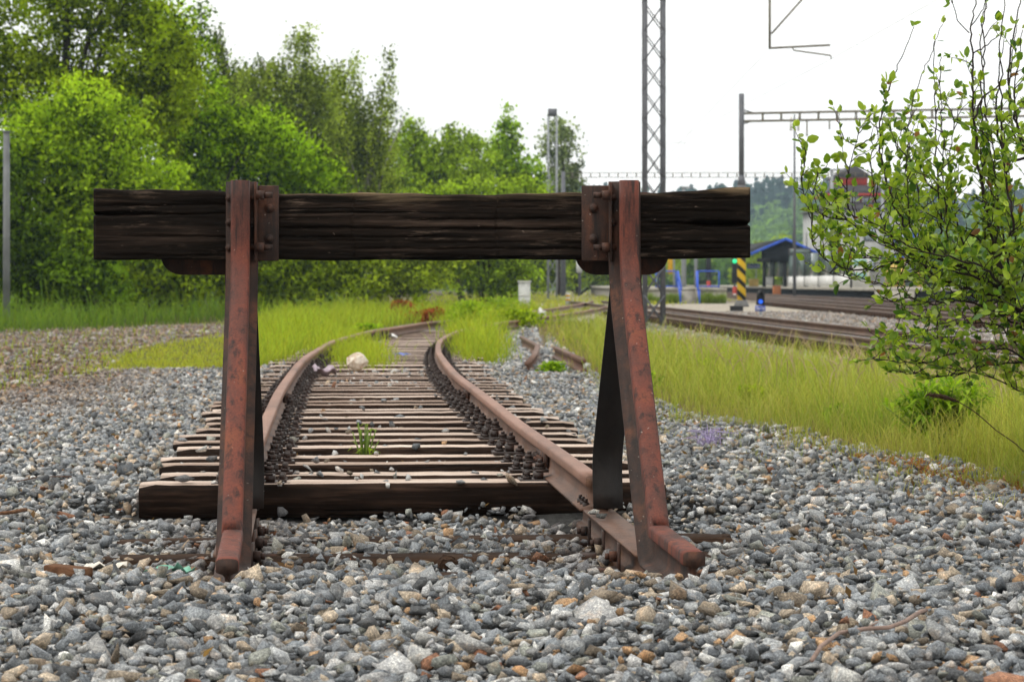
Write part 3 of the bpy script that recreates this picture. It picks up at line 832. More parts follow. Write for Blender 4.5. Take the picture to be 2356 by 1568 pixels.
k = np.arange(nzb - 1)
Vc = np.concatenate([V, back[:, 0], back[:, -1]]); lb, rb = len(V), len(V) + nzb
lq = np.stack([lb + k, k * nxb, (k + 1) * nxb, lb + k + 1], 1)
rq = np.stack([k * nxb + nxb - 1, rb + k, rb + k + 1, (k + 1) * nxb + nxb - 1], 1)
# object origin at its own middle so the top-edge weathering follows the timber
beam = mkmesh('beam', Vc - np.array([0, 0, 0]), [fq, bq, tq, kq, lq, rq], M['tarwood'], BS, False)
M['tarwood'].node_tree.nodes  # weathering height is measured from the stop's base
for nd in M['tarwood'].node_tree.nodes:
    if nd.type == 'MATH' and nd.operation == 'SUBTRACT' and abs(nd.inputs[1].default_value - .335) < 1e-4: nd.inputs[1].default_value = 1.375

def hexbolt(c, ax, r, h, shank=.02, dome=False):
    m = MB(); c = np.array(c, float); ax = np.array(ax, float)
    if dome: m.cyl(c, c + ax * .006, r * 1.5, 12); m.dome(c + ax * .006, ax, r * 1.15)
    else:
        m.cyl(c, c + ax * h, r, 6)
        m.cyl(c + ax * h, c + ax * (h + shank), r * .55, 8)
    return m.build('bolt', M['rust_dark'], BS)
def W(x, y, Y=BYF): return P(x, y, Y)
for right in (True, False):
    s = -1 if right else 1
    xa, xb = (1338, 1403) if right else (592, 642)
    p0, p1 = W(xa, 600), W(xb, 427)
    m = MB(); m.box(p0[0], p1[0], BYF - .014, BYF - .002, p0[2], p1[2])
    xl = (p1[0] if right else p0[0]) + s * .004
    m.box(xl - (.0 if right else .010), xl + (.010 if right else .0), BYF - .07, BYF - .002, p0[2] - .002, p1[2] + .012)
    m.build('angle_bracket', M['rust_dark'], BS, False, .003)
    xm = .42 * xa + .58 * xb if not right else .58 * xa + .42 * xb
    for y in (479, 549):
        c = W(xm, y); hexbolt((c[0], BYF - .014, c[2]), (0, -1, 0), .0135, .02, 0, True)
    for y in (449, 569):
        c = W(1400 if right else 594, y, 9.28); hexbolt((xl + s * .001 * 0 + (s * .0 if right else .0), 9.275, c[2]), (s, 0, 0), .021, .03, .032)
    # bolts through the post's flange either side of the web
    pcx = .4385 if right else -1.0545
    for y in (456, 512, 570):
        z = W(0, y)[2]
        for sx in (-.046, .046):
            hexbolt((pcx + sx, 9.328, z), (0, -1, 0), .017, .018, .014)
    # rounded buffer plate on the far face
    cxp, wdt = ((1430.5, 215) if right else (478, 216))
    c = P(cxp, 0, 9.585)[0]; hw = wdt / 2 * 9.585 / F; zb = HC + (YH - 632) * 9.585 / F; ztop = zb + .33; rr = .085
    prof = []
    for (qx, qz, a0) in ((c + hw - rr, zb + rr, -90), (c + hw - rr, ztop - rr, 0), (c - hw + rr, ztop - rr, 90), (c - hw + rr, zb + rr, 180)):
        for a in np.radians(np.arange(a0, a0 + 91, 15)): prof.append((qx + rr * math.cos(a), qz + rr * math.sin(a)))
    n = len(prof)
    V = [(a, BYB + .003, b_) for a, b_ in prof] + [(a, BYB + .028, b_) for a, b_ in prof]
    MB().add(V, [tuple(range(n)), tuple(range(2 * n - 1, n - 1, -1))] + [(i, n + i, n + (i + 1) % n, (i + 1) % n) for i in range(n)]).build('buffer_plate', M['rust_dark'], BS)

# old sleepers buried under the stop
for i, (bx, by) in enumerate(BURIED):
    z = float(hgt(bx, by)) + .016
    o = sleeper_mesh(200 + i, .24).build('buried_sleeper', M['sleeper_dark'])
    o.location = (bx, by, z); o.rotation_euler = (0, 0, .07)
    tag(o, ['dark half buried sleeper just in front of the track end', 'dark half buried sleeper midway under the leaning posts', 'dark half buried sleeper under the bent feet of the posts'][i], 'sleeper', 'old sleepers sunk in the gravel under the buffer stop')
def rail_piece(name, pts, label, cat, par=None, roll=0, mat='rail_base', group=None):
    pts = [np.array(p, float) for p in pts]; T = np.gradient(np.array(pts), axis=0)
    A = [];
    for t in T:
        a = np.array([t[1], -t[0], 0]); A.append(a / np.linalg.norm(a))
    V, f = sweep(RAIL, pts, A, [np.array([0, 0, 1.])] * len(pts))
    o = MB().add(V, f).build(name, M[mat], par)
    return tag(o, label, cat, group) if not par else o
gA = 'rail offcuts lying by the tall grass'
rail_piece('rail_offcut', [(.16, 40.4, .03), (.30, 36.8, .03), (.375, 34.8, .03), (.30, 31.0, .02), (.18, 27.9, .01)], 'short bent rusty rail with a kink lying on gravel beside the grass', 'rail', group=gA)
rail_piece('rail_offcut', [(.60, 33.2, .05), (.72, 31, .04), (.84, 28.3, .03)], 'short straight rusty rail end sticking out of the tall grass', 'rail', group=gA)

# ------------------------------------------------------------------ main line tracks
def mainline(name, xfun, y0, y1, label, chairs=False):
    o = thing(name, (float(xfun(y0)), y0, 0), label, 'railway track', 'main line tracks in use on the right')
    ys = np.concatenate([np.arange(y0, min(y1, 80), 1.0), np.arange(max(y0, 80), y1 + .1, 5)])
    for s in (-.75, .75):
        pts = [np.array([xfun(y) + s, y, .112]) for y in ys]
        V, f = sweep(RAIL, pts, [np.array([1., 0, 0])] * len(ys), [np.array([0, 0, 1.])] * len(ys))
        r = MB().add(V, f).build('rail', M['rail_far'], o)
        m = MB()
        for a, b_ in zip(pts[:-1], pts[1:]): m.add([a + (-.026, 0, .1515), a + (.026, 0, .1515), b_ + (.026, 0, .1515), b_ + (-.026, 0, .1515)], [(0, 1, 2, 3)])
        m.build('running_surface', M['railtop'], r)
    pr = None
    for k, y in enumerate(np.arange(y0, y1, .65)):
        if k >= 100: break
        if pr is None:
            q = MB().box(-1.28, 1.28, -.13, .13, -.08, .105).build('sleeper', M['sleeper_dark'], None); pr = q
        else:
            q = pr.copy(); C.objects.link(q)
        put(q, o, (float(xfun(y)), y, 0), 0.036)
    return o
mainline('railway_track', A_X, 17, 112, 'main line track with shiny rail tops just beyond the tall grass')
mainline('railway_track', lambda y: 12.85 + .018 * (np.asarray(y) - 80), 56, 240, 'main line track beside the striped mast, nearer of the two by the platform')
mainline('railway_track', lambda y: 18.0 + 0 * np.asarray(y), 84, 260, 'main line track running along the foot of the station platform')

# ------------------------------------------------------------------ masts, portals, wires
def lattice_mast(name, x0, x1, ytop_z, Y, pitch, leg, label, base=True, mat='mast'):
    w = x1 - x0; o = thing(name, ((x0 + x1) / 2, Y, 0), label, 'mast')
    for a in (x0, x1):
        for b_ in (Y - w / 2, Y + w / 2):
            m = MB(); sx = 1 if a == x0 else -1; sy = 1 if b_ < Y else -1
            m.box(min(a, a + sx * leg), max(a, a + sx * leg), min(b_, b_ + sy * .012), max(b_, b_ + sy * .012), 0.05, ytop_z)
            m.box(min(a, a + sx * .012), max(a, a + sx * .012), min(b_ + sy * .012, b_ + sy * leg), max(b_ + sy * .012, b_ + sy * leg), 0.05, ytop_z)
            m.build('leg', M[mat], o)
    m = MB(); z = .1; k = 0
    while z + pitch < ytop_z:
        for b_ in (Y - w / 2, Y + w / 2):
            m.bar((x0 + .02, b_, z), (x1 - .02, b_, z + pitch), .026, .01, (0, 1, 0)); m.bar((x1 - .02, b_, z), (x0 + .02, b_, z + pitch), .026, .01, (0, 1, 0))
        for a in (x0, x1):
            m.bar((a, Y - w / 2 + .02, z), (a, Y + w / 2 - .02, z + pitch), .01, .035); m.bar((a, Y + w / 2 - .02, z), (a, Y - w / 2 + .02, z + pitch), .01, .035)
        z += pitch
    m.build('lacing', M[mat], o)
    if base: MB().box(x0 - .15, x1 + .15, Y - w / 2 - .15, Y + w / 2 + .15, -.2, .06).build('plinth', M['concrete_dark'], o)
    return o
YM = 56.6
mx0, mx1 = (1478.5 - CX) * YM / F, (1530 - CX) * YM / F
lattice_mast('catenary_mast', mx0, mx1, 9.4, YM, .69, .10, 'tall grey lattice catenary mast with crossed lacing rising behind the right post')
def portal(name, xa, ya, xb, yb, z, hgt_, step, label, drops=()):
    o = thing(name, (xa, ya, z), label, 'portal beam')
    for zz_ in (z, z + hgt_):
        MB().bar((xa, ya, zz_), (xb, yb, zz_), .10 if ya < 150 else .05, .10 if ya < 150 else .05).build('chord', M['beamsteel'], o)
    L = math.hypot(xb - xa, yb - ya); n = int(L / step); m = MB()
    for i in range(1, n + 1):
        u = i / (n + .5); x = xa + (xb - xa) * u; y = ya + (yb - ya) * u
        m.box(x - .05, x + .05, y - .03, y + .03, z + .052, z + hgt_ - .052)
    m.build('web_posts', M['beamsteel'], o)
    for x, dz in drops:
        y = ya + (yb - ya) * (x - xa) / (xb - xa); MB().cyl((x, y, z - dz), (x, y, z - .03), .035, 8).build('drop_tube', M['beamsteel'], o)
    return o
# near portal: its beam is above the picture, only the drop post with the registration arm hangs into view
YP = YM; o = portal('portal_beam', mx1, YP, 9.5, YP, 8.1, .4, .8, 'catenary portal beam carried by the tall lattice mast above the near main line')
def reg_arm():
    q = thing('registration_arm', tuple(P(1771, 0, YP)), 'tubular registration arm and steady rod hanging over the nearest main line track', 'catenary arm')
    Pz = lambda x, y: P(x, y, YP)
    MB().cyl(Pz(1771, -18), Pz(1771, 112), .03, 8).build('drop_tube', M['beamsteel'], q)
    m = MB().cyl(Pz(1775, 78), Pz(1858, -15), .022, 8); m.build('brace', M['beamsteel'], q)
    MB().cyl(Pz(1769, 111), Pz(1910, 104), .025, 8).build('arm', M['beamsteel'], q)
    m = MB().tube([Pz(1823, 109), Pz(1826, 116), Pz(1912, 128), Pz(1912, 136)], .018, 8); m.build('steady_rod', M['beamsteel'], q)
reg_arm()
YS = 111.0; xs_ = (1706 - CX) * YS / F
ym = thing('striped_mast', (xs_, YS, 0), 'grey catenary mast with yellow and black warning stripes at its foot', 'mast')
MB().cyl((xs_, YS, .15), (xs_, YS, 5.6), .20, 20).build('lower_tube', M['stripe'], ym, True)
MB().cyl((xs_, YS, 5.58), (xs_, YS, 6.05), .20, 20, .135).build('collar', M['mast'], ym, True)
MB().cyl((xs_, YS, 6.0), (xs_, YS, 9.85), .125, 16).build('upper_tube', M['mast'], ym, True)
MB().tube([(xs_, YS, -.1), (xs_, YS, .02), (xs_, YS, .24), (xs_, YS, .28)], [.36, .36, .25, .2], 8).build('foot', M['concrete_dark'], ym)
za = HC + (YH - 279) * YS / F
portal('portal_beam', xs_ + .13, YS, 27.0, 106.5, za, .36, .86, 'catenary portal beam held by the striped mast and crossing behind the bush', [(13.6, .75), (14.6, .45), (19.5, .8)])
m = MB(); m.bar((xs_ + .1, YS, za - .12), (xs_ + .55, YS, za + .02), .06); m.bar((xs_ + .1, YS, za + .52), (xs_ + .55, YS, za + .38), .06); m.build('bracket', M['mast'], ym)
# far portal and its poles
YF = 190.0
pf = thing('catenary_pole', ((1296 - CX) * YF / F, YF, 0), 'plain grey catenary pole beside the far light tower', 'mast')
MB().cyl((pf.location.x, YF, 0), (pf.location.x, YF, 9.9), .22, 12, .16).build('pole', M['mast'], pf)
portal('portal_beam', pf.location.x, YF, (2000 - CX) * YF / F, YF, HC + (YH - 408) * YF / F, .36, .72, 'thin distant catenary portal beam against the sky above the hill')
pf2 = thing('catenary_pole', ((1334 - CX) * 196 / F, 196, 0), 'slim dark pole with a small white box in front of the far trees', 'mast')
MB().cyl((pf2.location.x, 196, 0), (pf2.location.x, 196, 7.8), .12, 10).build('pole', M['mast'], pf2); MB().box(pf2.location.x - .28, pf2.location.x + .18, 195.7, 195.86, 1.9, 2.9).build('box', M['whitedirty'], pf2)
YL = 160.0
lm = lattice_mast('light_tower', (1259 - CX) * YL / F, (1283 - CX) * YL / F, HC + (YH - 268) * YL / F, YL, 1.4, .13, 'distant grey lattice light tower with a lamp box on top', True, 'mastlight')
zt = HC + (YH - 268) * YL / F; xt = lm.location.x
MB().box(xt - .3, xt + .3, YL - .3, YL + .3, zt, zt + .5).build('lamp_box', M['mast'], lm)
am = thing('antenna_mast', ((1828 - CX) * 150 / F, 150, 0), 'slender grey radio mast with white panel antennas near its top', 'mast')
ax_, ztp = am.location.x, HC + (YH - 264) * 150 / F
MB().cyl((ax_, 150, 0), (ax_, 150, ztp), .11, 10, .05).build('pole', M['mast'], am)
for dx in (-.22, .24): MB().box(ax_ + dx - .07, ax_ + dx + .07, 149.9, 150.1, ztp - 1.0, ztp - .1).build('antenna', M['white'], am)
for x, Y, zt_, lb in ((1914, 165, 8.8, 'pale grey pole beside the leftmost twigs of the bush before the station roof'), (2031, 170, 8.5, 'pale grey pole seen through the middle of the bush')):
    q = thing('lamp_pole', ((x - CX) * Y / F, Y, 0), lb, 'pole'); MB().cyl((q.location.x, Y, 0), (q.location.x, Y, zt_), .16, 10, .1).build('pole', M['mastlight'], q)
    MB().box(q.location.x - .6, q.location.x + .9, Y - .15, Y + .15, zt_, zt_ + .12).build('lamp_head', M['mastlight'], q)
for x, Y, zt_, lb in ((1573, 150, 7.0, 'pale round lamp post behind the left blue railing'), (1601, 165, 7.0, 'thin pale lamp post standing between the two blue railings')):
    q = thing('lamp_post', ((x - CX) * Y / F, Y, 0), lb, 'lamp post'); MB().cyl((q.location.x, Y, .5), (q.location.x, Y, zt_), .17 if x < 1580 else .12, 10, .1).build('pole', M['mastlight'], q)
    MB().box(q.location.x - .15, q.location.x + .5, Y - .12, Y + .12, zt_, zt_ + .1).build('lamp_head', M['mastlight'], q)
for x, y0, y1, Y, lb in ((15, 305, 722, 62, 'tall thin grey concrete pole in front of the leaves near the left edge'),):
    a, b_ = P(x, y0, Y), P(x, y1, Y); q = thing('concrete_pole', (a[0], Y, 0), lb, 'pole'); MB().cyl((a[0], Y, -.1), (a[0], Y, a[2]), .095, 10, .085).build('pole', M['polegrey'], q)
    MB().cyl((a[0], Y, a[2]), (a[0], Y, a[2] + .04), .11, 10).build('cap', M['polegrey'], q)
def wire(pts, label, r=.004):
    o = MB().tube(pts, r, 5).build('overhead_wire', M['wire']); return tag(o, label, 'wire', 'overhead line wires')
contact = P(1912, 136, YP); c2 = np.array([A_X(111) + .3, 111, 6.2])
wire([np.array([contact[0] + .9, 30, contact[2]]), contact, np.array([6.2, 84, 6.3]), np.array([7.5, 111, 6.3])], 'contact wire of the nearest main line track held by the steady rod')
ms = P(1771, 112, YP)
wire([ms, np.array([5.9, 84, 6.0]), np.array([6.6, 111, 6.25])], 'faint wire running from the drop post down towards the striped mast')
wire([P(1530, 330, YM), P(1600, 328, 75), P(1702, 320, YS)], 'thin wire between the lattice mast and the striped mast')

# ------------------------------------------------------------------ small lineside things
YD = 80.0; sx_ = (1750 - CX) * YD / F
ds = thing('shunting_signal', (sx_, YD, 0), 'small black dwarf signal with a lit blue lamp and blue number plate', 'signal')
MB().box(sx_ - .05, sx_ + .05, YD - .05, YD + .05, -.1, .16).build('stem', M['mastlight'], ds)
prof = [(-.13, .34), (-.13, .66), (-.10, .77), (-.03, .84), (.07, .84), (.13, .76), (.13, .34)]
n = len(prof)
MB().add([(sx_ + a, YD - .08, b_) for a, b_ in prof] + [(sx_ + a, YD + .08, b_) for a, b_ in prof], [tuple(range(n)), tuple(range(2*n-1, n-1, -1))] + [((i+1) % n, i, n+i, n+(i+1) % n) for i in range(n)]).build('housing', M['black'], ds)
for z, mt, nm in ((.45, 'bluelamp', 'lamp'), (.68, 'black', 'lamp')):
    lp = MB().cyl((sx_ - .01, YD - .125, z), (sx_ - .01, YD - .10, z), .075, 14).build(nm, M[mt], ds)
    m = MB(); ang = np.radians(np.arange(-15, 200, 20))
    ring = [(sx_ - .01 + .1 * math.cos(a), z + .1 * math.sin(a)) for a in ang]; n = len(ring)
    m.add([(a, YD - .09, b_) for a, b_ in ring] + [(a, YD - .24, b_) for a, b_ in ring], [(i, i + 1, n + i + 1, n + i) for i in range(n - 1)]); m.build('hood', M['black'], lp)
pl = MB().box(sx_ - .19, sx_ + .15, YD - .10, YD - .085, .13, .31).build('number_plate', M['bluesign'], ds)
def text(name, s, size, loc, mat, parent, rot=(math.pi / 2, 0, 0)):
    cu = bpy.data.curves.new(name, 'FONT'); cu.body = s; cu.size = size; cu.align_x = 'CENTER'; cu.align_y = 'CENTER'; cu.extrude = .004
    o = bpy.data.objects.new(name, cu); C.objects.link(o); o.location = loc; o.rotation_euler = rot
    bpy.context.view_layer.update()
    me = bpy.data.meshes.new_from_object(o); bpy.data.objects.remove(o)
    q = bpy.data.objects.new(name, me); C.objects.link(q); q.rotation_euler = rot; me.materials.clear(); me.materials.append(M[mat]); q.parent = parent
    q.location = Vector(loc) - Vector(wloc(parent)); return q
text('lettering', 'Se16', .15, (sx_ - .02, YD - .108, .22), 'white', pl)
q = G(1696, 714); tb = thing('trackside_box', (q[0], q[1], 0), 'low black trackside box lying on ballast before the striped mast', 'box')
MB().box(q[0] - .27, q[0] + .22, q[1] - .2, q[1] + .2, -.02, .17).build('housing', M['black'], tb, False, .02); MB().box(q[0] - .30, q[0] + .25, q[1] - .23, q[1] + .23, .172, .19).build('lid', M['concrete_dark'], tb)
YC = 100.0; a, b_ = P(1193, 647, YC), P(1220, 647, YC)
cb = thing('white_cabinet', ((a[0] + b_[0]) / 2, YC, 0), 'white wooden trackside cabinet standing at the end of the bushes', 'cabinet')
MB().box(a[0], b_[0], YC - .2, YC + .2, -.05, 1.10).build('housing', M['whitedirty'], cb)
MB().box(a[0] - .04, b_[0] + .04, YC - .24, YC + .24, 1.102, 1.15).build('lid', M['white'], cb)
m = MB()
for i in range(7): m.box(a[0] + .02 + i * .068, a[0] + .075 + i * .068, YC - .216, YC - .203, .08, .5)
m.build('slats', M['whitedirty'], cb); MB().box(a[0], b_[0], YC - .225, YC - .203, .52, .58).build('rail_strip', M['white'], cb)
YB = 108.0; xb_ = (1306.5 - CX) * YB / F
mk = thing('marker_post', (xb_, YB, 0), 'short pale marker post with two yellow bands beside the old track', 'post')
MB().cyl((xb_, YB, -.05), (xb_, YB, .62), .10, 14).build('post', M['whitedirty'], mk, True)
for z in (.26, .44): MB().cyl((xb_, YB, z), (xb_, YB, z + .1), .106, 14).build('band', M['yellowpaint'], mk, True)
q = G(1345, 697); MB_ = MB().box(q[0] - .5, q[0] + .5, q[1] - .3, q[1] + .3, 0, .06); o = MB_.build('cable_cover', M['concrete_dark']); tag(o, 'low grey concrete cable duct cover behind the marker post', 'cover')
q = G(1241, 733); o = MB().box(q[0] - .17, q[0] + .2, q[1] - .12, q[1] + .12, .05, .24).add([(q[0] - .06, q[1], .24), (q[0] + .12, q[1], .24), (q[0] + .03, q[1], .36), (q[0] + .03, q[1] + .1, .24)], [(0, 1, 2), (1, 3, 2), (3, 0, 2)]).build('derail_block', M['white']); tag(o, 'small white block sitting on the old rail near the tall grass', 'block')

# ------------------------------------------------------------------ island platform end with steps, railings, person
YP2 = 128.0; Xp = lambda x: (x - CX) * YP2 / F
zp = .80; sx0, sx1 = Xp(1564), Xp(1604)
pf = thing('island_platform', (Xp(1580), YP2, 0), 'concrete end wall of an island platform with steps between blue railings', 'platform')
MB().box(Xp(1486), sx0, YP2, YP2 + 90, -.2, zp - .16).build('end_wall', M['concrete'], pf)
MB().box(sx1, Xp(1671), YP2, YP2 + 90, -.2, zp - .16).build('end_wall', M['concrete'], pf)
MB().box(Xp(1474), Xp(1672.5), YP2 + .0 + 1.5, YP2 + 90, zp - .158, zp).build('platform_top', M['concrete'], pf)
for a0, b0 in ((Xp(1474), sx0), (sx1, Xp(1672.5))): MB().box(a0, b0, YP2 - .06, YP2 + 1.497, zp - .158, zp).build('coping', M['concrete'], pf)
for i in range(5): MB().box(sx0 + .003, sx1 - .003, YP2 + i * .3, YP2 + (i + 1) * .3 - .002, -.1, .128 * (i + 1)).build('step', M['concrete'], pf)
def railing(xa, xb, sl, label):
    o = thing('blue_railing', ((xa + xb) / 2, YP2, zp), label, 'railing', 'blue railings on the platform end')
    for x in (xa, xb): MB().cyl((x, YP2 + .2, zp), (x, YP2 + .2, zp + .90), .035, 8).build('post', M['blue'], o)
    for z in (zp + .08, zp + .90): MB().cyl((xa, YP2 + .2, z), (xb, YP2 + .2, z), .035, 8).build('bar', M['blue'], o)
    m = MB()
    for x in np.linspace(xa, xb, 14)[1:-1]: m.cyl((x, YP2 + .2, zp + .08), (x, YP2 + .2, zp + .9), .006, 5)
    m.build('bars', M['mast'], o)
    m = MB(); m.cyl((sl, YP2 + .1, zp + .9), (sl + (.1 if sl < Xp(1580) else -.02), YP2 - 1.2, .72), .05, 8); m.cyl((sl + .05, YP2 - 1.15, -.05), (sl + .05, YP2 - 1.15, .75), .045, 8); m.cyl((sl, YP2 + .1, zp), (sl, YP2 + .1, zp + .9), .045, 8); m.cyl((sl, YP2 + .1, zp + .35), (sl + .05, YP2 - 1.15, .25), .05, 8)
    m.build('handrail', M['blue'], o)
railing(Xp(1510), Xp(1556), Xp(1560), 'blue tube railing left of the platform steps beside the person')
railing(Xp(1607), Xp(1655), Xp(1603), 'blue tube railing right of the platform steps')
# person with red rucksack walking away along the platform
def skinned(name, pts, edges, rad, mat, parent, sub=1):
    me = bpy.data.meshes.new(name); me.from_pydata([tuple(p) for p in pts], edges, []); o = bpy.data.objects.new(name, me); C.objects.link(o); o.parent = parent
    s = o.modifiers.new('skin', 'SKIN'); s.use_smooth_shade = True
    for v, r in zip(me.skin_vertices[0].data, rad): v.radius = (r, r * .85) if not isinstance(r, tuple) else r
    me.skin_vertices[0].data[0].use_root = True
    o.modifiers.new('sub', 'SUBSURF').levels = sub; o.modifiers['sub'].render_levels = sub
    me.materials.append(M[mat]); return o
YR = 134.0; xr = (1519 - CX) * YR / F
pe = thing('person', (xr, YR, zp), 'person in navy clothes with a red rucksack standing on the platform end', 'person')
bp = [(0,0,.92),(0,0,1.12),(0,0,1.34),(0,0,1.46),(0,0,1.53),(0,.01,1.62),(0,.0,1.72), (-.17,0,1.38),(-.23,.02,1.12),(-.22,-.08,.88),(-.22,-.11,.80), (.17,0,1.38),(.23,.02,1.12),(.22,-.08,.88),(.22,-.11,.80), (-.09,0,.86),(-.10,-.03,.48),(-.10,.04,.08),(-.10,-.12,.04), (.09,0,.86),(.10,.06,.48),(.10,.12,.08),(.10,-.02,.04)]
be = [(0,1),(1,2),(2,3),(3,4),(4,5),(5,6),(2,7),(7,8),(8,9),(9,10),(2,11),(11,12),(12,13),(13,14),(0,15),(15,16),(16,17),(17,18),(0,19),(19,20),(20,21),(21,22)]
br = [.14,.13,.15,.08,.055,.095,.085,.065,.05,.038,.035,.065,.05,.038,.035,.095,.068,.045,.04,.095,.068,.045,.04]
skinned('body', bp, be, br, 'skin', pe)
ji = [0,1,2,7,8,9,11,12,13]; je = [(0,1),(1,2),(2,3),(3,4),(4,5),(2,6),(6,7),(7,8)]
skinned('jacket', [bp[i] for i in ji], je, [.165,.155,.175,.085,.068,.055,.085,.068,.055], 'navycloth', pe)
ti = [0,15,16,17,19,20,21]; skinned('trousers', [bp[i] for i in ti], [(0,1),(1,2),(2,3),(0,4),(4,5),(5,6)], [.16,.112,.082,.066,.112,.082,.066], 'navycloth', pe)
skinned('hair', [(0,.03,1.64),(0,.02,1.73)], [(0,1)], [.1,.1], 'hair', pe)
rk = thing('rucksack', (xr + .06, YR - .2, zp + 1.0), 'bright red rucksack worn by the person on the platform', 'rucksack')
MB().hexa([(xr-.12,YR-.32,zp+.92),(xr+.24,YR-.32,zp+.92),(xr+.24,YR-.16,zp+.92),(xr-.12,YR-.16,zp+.92),(xr-.08,YR-.27,zp+1.42),(xr+.2,YR-.27,zp+1.42),(xr+.2,YR-.16,zp+1.42),(xr-.08,YR-.16,zp+1.42)]).build('bag', M['redcloth'], rk, True, .05)
MB().box(xr-.06,xr+.18,YR-.37,YR-.325,zp+.96,zp+1.18).build('pocket', M['redcloth'], rk, False, .02)
# colour light signal by the striped mast and a second one behind the right railing
def main_signal(x, Y, zt_, lamp, label):
    x = (x - CX) * Y / F; o = thing('colour_light_signal', (x, Y, 0), label, 'signal')
    MB().cyl((x, Y, 0), (x, Y, zt_), .07, 10).build('pole', M['mast'], o)
    h = MB().box(x - .2, x + .2, Y - .16, Y - .06, zt_ - 1.7, zt_ + .1).build('head', M['black'], o, False, .03)
    if lamp: MB().cyl((x - .0, Y - .20, zt_ - .15), (x - .0, Y - .161, zt_ - .15), .16, 14).build('lamp', M['greenlamp'], h)
    b2 = MB().box(x - .15, x + .15, Y - .14, Y - .1, zt_ - 3.1, zt_ - 1.95).build('identity_plate', M['redtrim'], o)
    MB().box(x - .1, x + .1, Y - .147, Y - .141, zt_ - 2.75, zt_ - 2.45).build('white_mark', M['white'], b2)
zg = HC + (YH - 596) * 170 / F
main_signal(1690, 170, zg, True, 'colour light signal showing green half hidden by the striped mast')
main_signal(1630, 185, HC + (YH - 588) * 185 / F, False, 'dark colour light signal with red and white plate behind the right railing')
# yellow dotted sign post behind the buffer plate
q = thing('sign_post', ((1542 - CX) * 140 / F, 140, zp), 'yellow and grey sign post standing on the island platform', 'sign'); x = q.location.x
MB().box(x - .14, x + .14, 139.97, 140.03, zp + .8, zp + 3.0).build('board', M['yellowpaint'], q); MB().cyl((x + .22, 140, zp), (x + .22, 140, zp + 3.0), .05, 8).build('pole', M['mastlight'], q)

# ------------------------------------------------------------------ station platform, shelter and building
plt = thing('station_platform', (21, 130, 0), 'long pale station platform edge running away to the left of the shelter', 'platform')
MB().box(20.8, 32, 136, 300, -.2, .60).build('wall', M['darkpanel'], plt); MB().box(20.5, 32, 135.8, 300, .602, .76).build('edge_slab', M['concrete'], plt)
MB().box(20.6, 22.2, 131.8, 135.79, -.2, .62).build('ramp_wall', M['concrete'], plt)
sh = thing('platform_shelter', (22.3, 188, .76), 'dark platform shelter with a pitched roof edged in bright blue', 'shelter')
Ys, Ye = 186.0, 216.0; S_ = lambda x, y: P(x, y, Ys)
e0, pk, e1 = S_(1727, 583), S_(1808, 548), S_(1890, 584)
for a, b_ in ((e0, pk), (pk, e1)):
    MB().hexa([a + (0, 0, -.12), b_ + (0, 0, -.12), b_ + (0, Ye - Ys, -.12), a + (0, Ye - Ys, -.12), a, b_, b_ + (0, Ye - Ys, 0), a + (0, Ye - Ys, 0)]).build('roof', M['darkpanel'], sh)
    MB().hexa([a + (0, -.06, -.16), b_ + (0, -.06, -.16), b_ + (0, -.003, -.16), a + (0, -.003, -.16), a + (0, -.06, .07), b_ + (0, -.06, .07), b_ + (0, -.003, .07), a + (0, -.003, .07)]).build('fascia', M['blue'], sh)
zl = S_(0, 603)[2]
MB().add([(e0[0] + .9, Ys + .4, e0[2] + .2), (pk[0], Ys + .4, pk[2] - .2), (e1[0] - .9, Ys + .4, e1[2] + .2), (e1[0] - .9, Ys + .4, zl), (e0[0] + .9, Ys + .4, zl),
          (e0[0] + .9, Ys + .6, e0[2] + .2), (pk[0], Ys + .6, pk[2] - .2), (e1[0] - .9, Ys + .6, e1[2] + .2), (e1[0] - .9, Ys + .6, zl), (e0[0] + .9, Ys + .6, zl)],
         [(4, 3, 2, 1, 0), (5, 6, 7, 8, 9), (0, 1, 6, 5), (1, 2, 7, 6), (2, 3, 8, 7), (3, 4, 9, 8), (4, 0, 5, 9)]).build('gable', M['darkpanel'], sh)
for x in (e0[0] + 1.1, pk[0], e1[0] - 1.1):
    MB().box(x - .12, x + .12, Ys + .38, Ys + .62, .76, zl).build('post', M['black'], sh)
MB().box(e0[0] + .5, e0[0] + 1.6, Ys + .1, Ys + .3, zl + .02, zl + .3).build('lamp_beam', M['black'], sh)
sc = thing('wind_screen', (21.6, 180, .76), 'glazed platform wind screen with white lower panels in front of the shelter', 'screen')
yy = [152, 160, 168, 176, 183, 190, 197, 204]
for i, y in enumerate(yy):
    MB().box(21.5, 21.62, y - .06, y + .06, .76, 3.3).build('post', M['black'], sc)
    if i + 1 < len(yy) and i != 5:
        MB().box(21.53, 21.59, y + .065, yy[i + 1] - .065, .85, 1.55).build('panel', M['white'], sc)
    if i + 1 < len(yy): MB().box(21.55, 21.57, y + .065, yy[i + 1] - .065, 1.552, 3.2).build('glass', M['glasspane'], sc)
a, b_ = P(1815, 571, 184), P(1865, 587, 184)
ib = thing('information_board', (float(a[0] + b_[0]) / 2, 184, .76), 'dark grey hanging information display under the shelter roof', 'display')
MB().box(a[0], b_[0], 183.9, 184.2, b_[2], a[2]).build('housing', M['slate'], ib, False, .03); MB().box(a[0] + .1, b_[0] - .1, 183.87, 183.897, b_[2] + .08, a[2] - .08).build('screen', M['glasspane'], ib)
for x in (a[0] + .3, b_[0] - .3): MB().cyl((x, 184.05, a[2] + .003), (x, 184.05, a[2] + 1.2), .03, 8).build('hanger', M['black'], ib)
a, b_ = P(1719, 606.6, 212), P(1748.5, 617.3, 212)
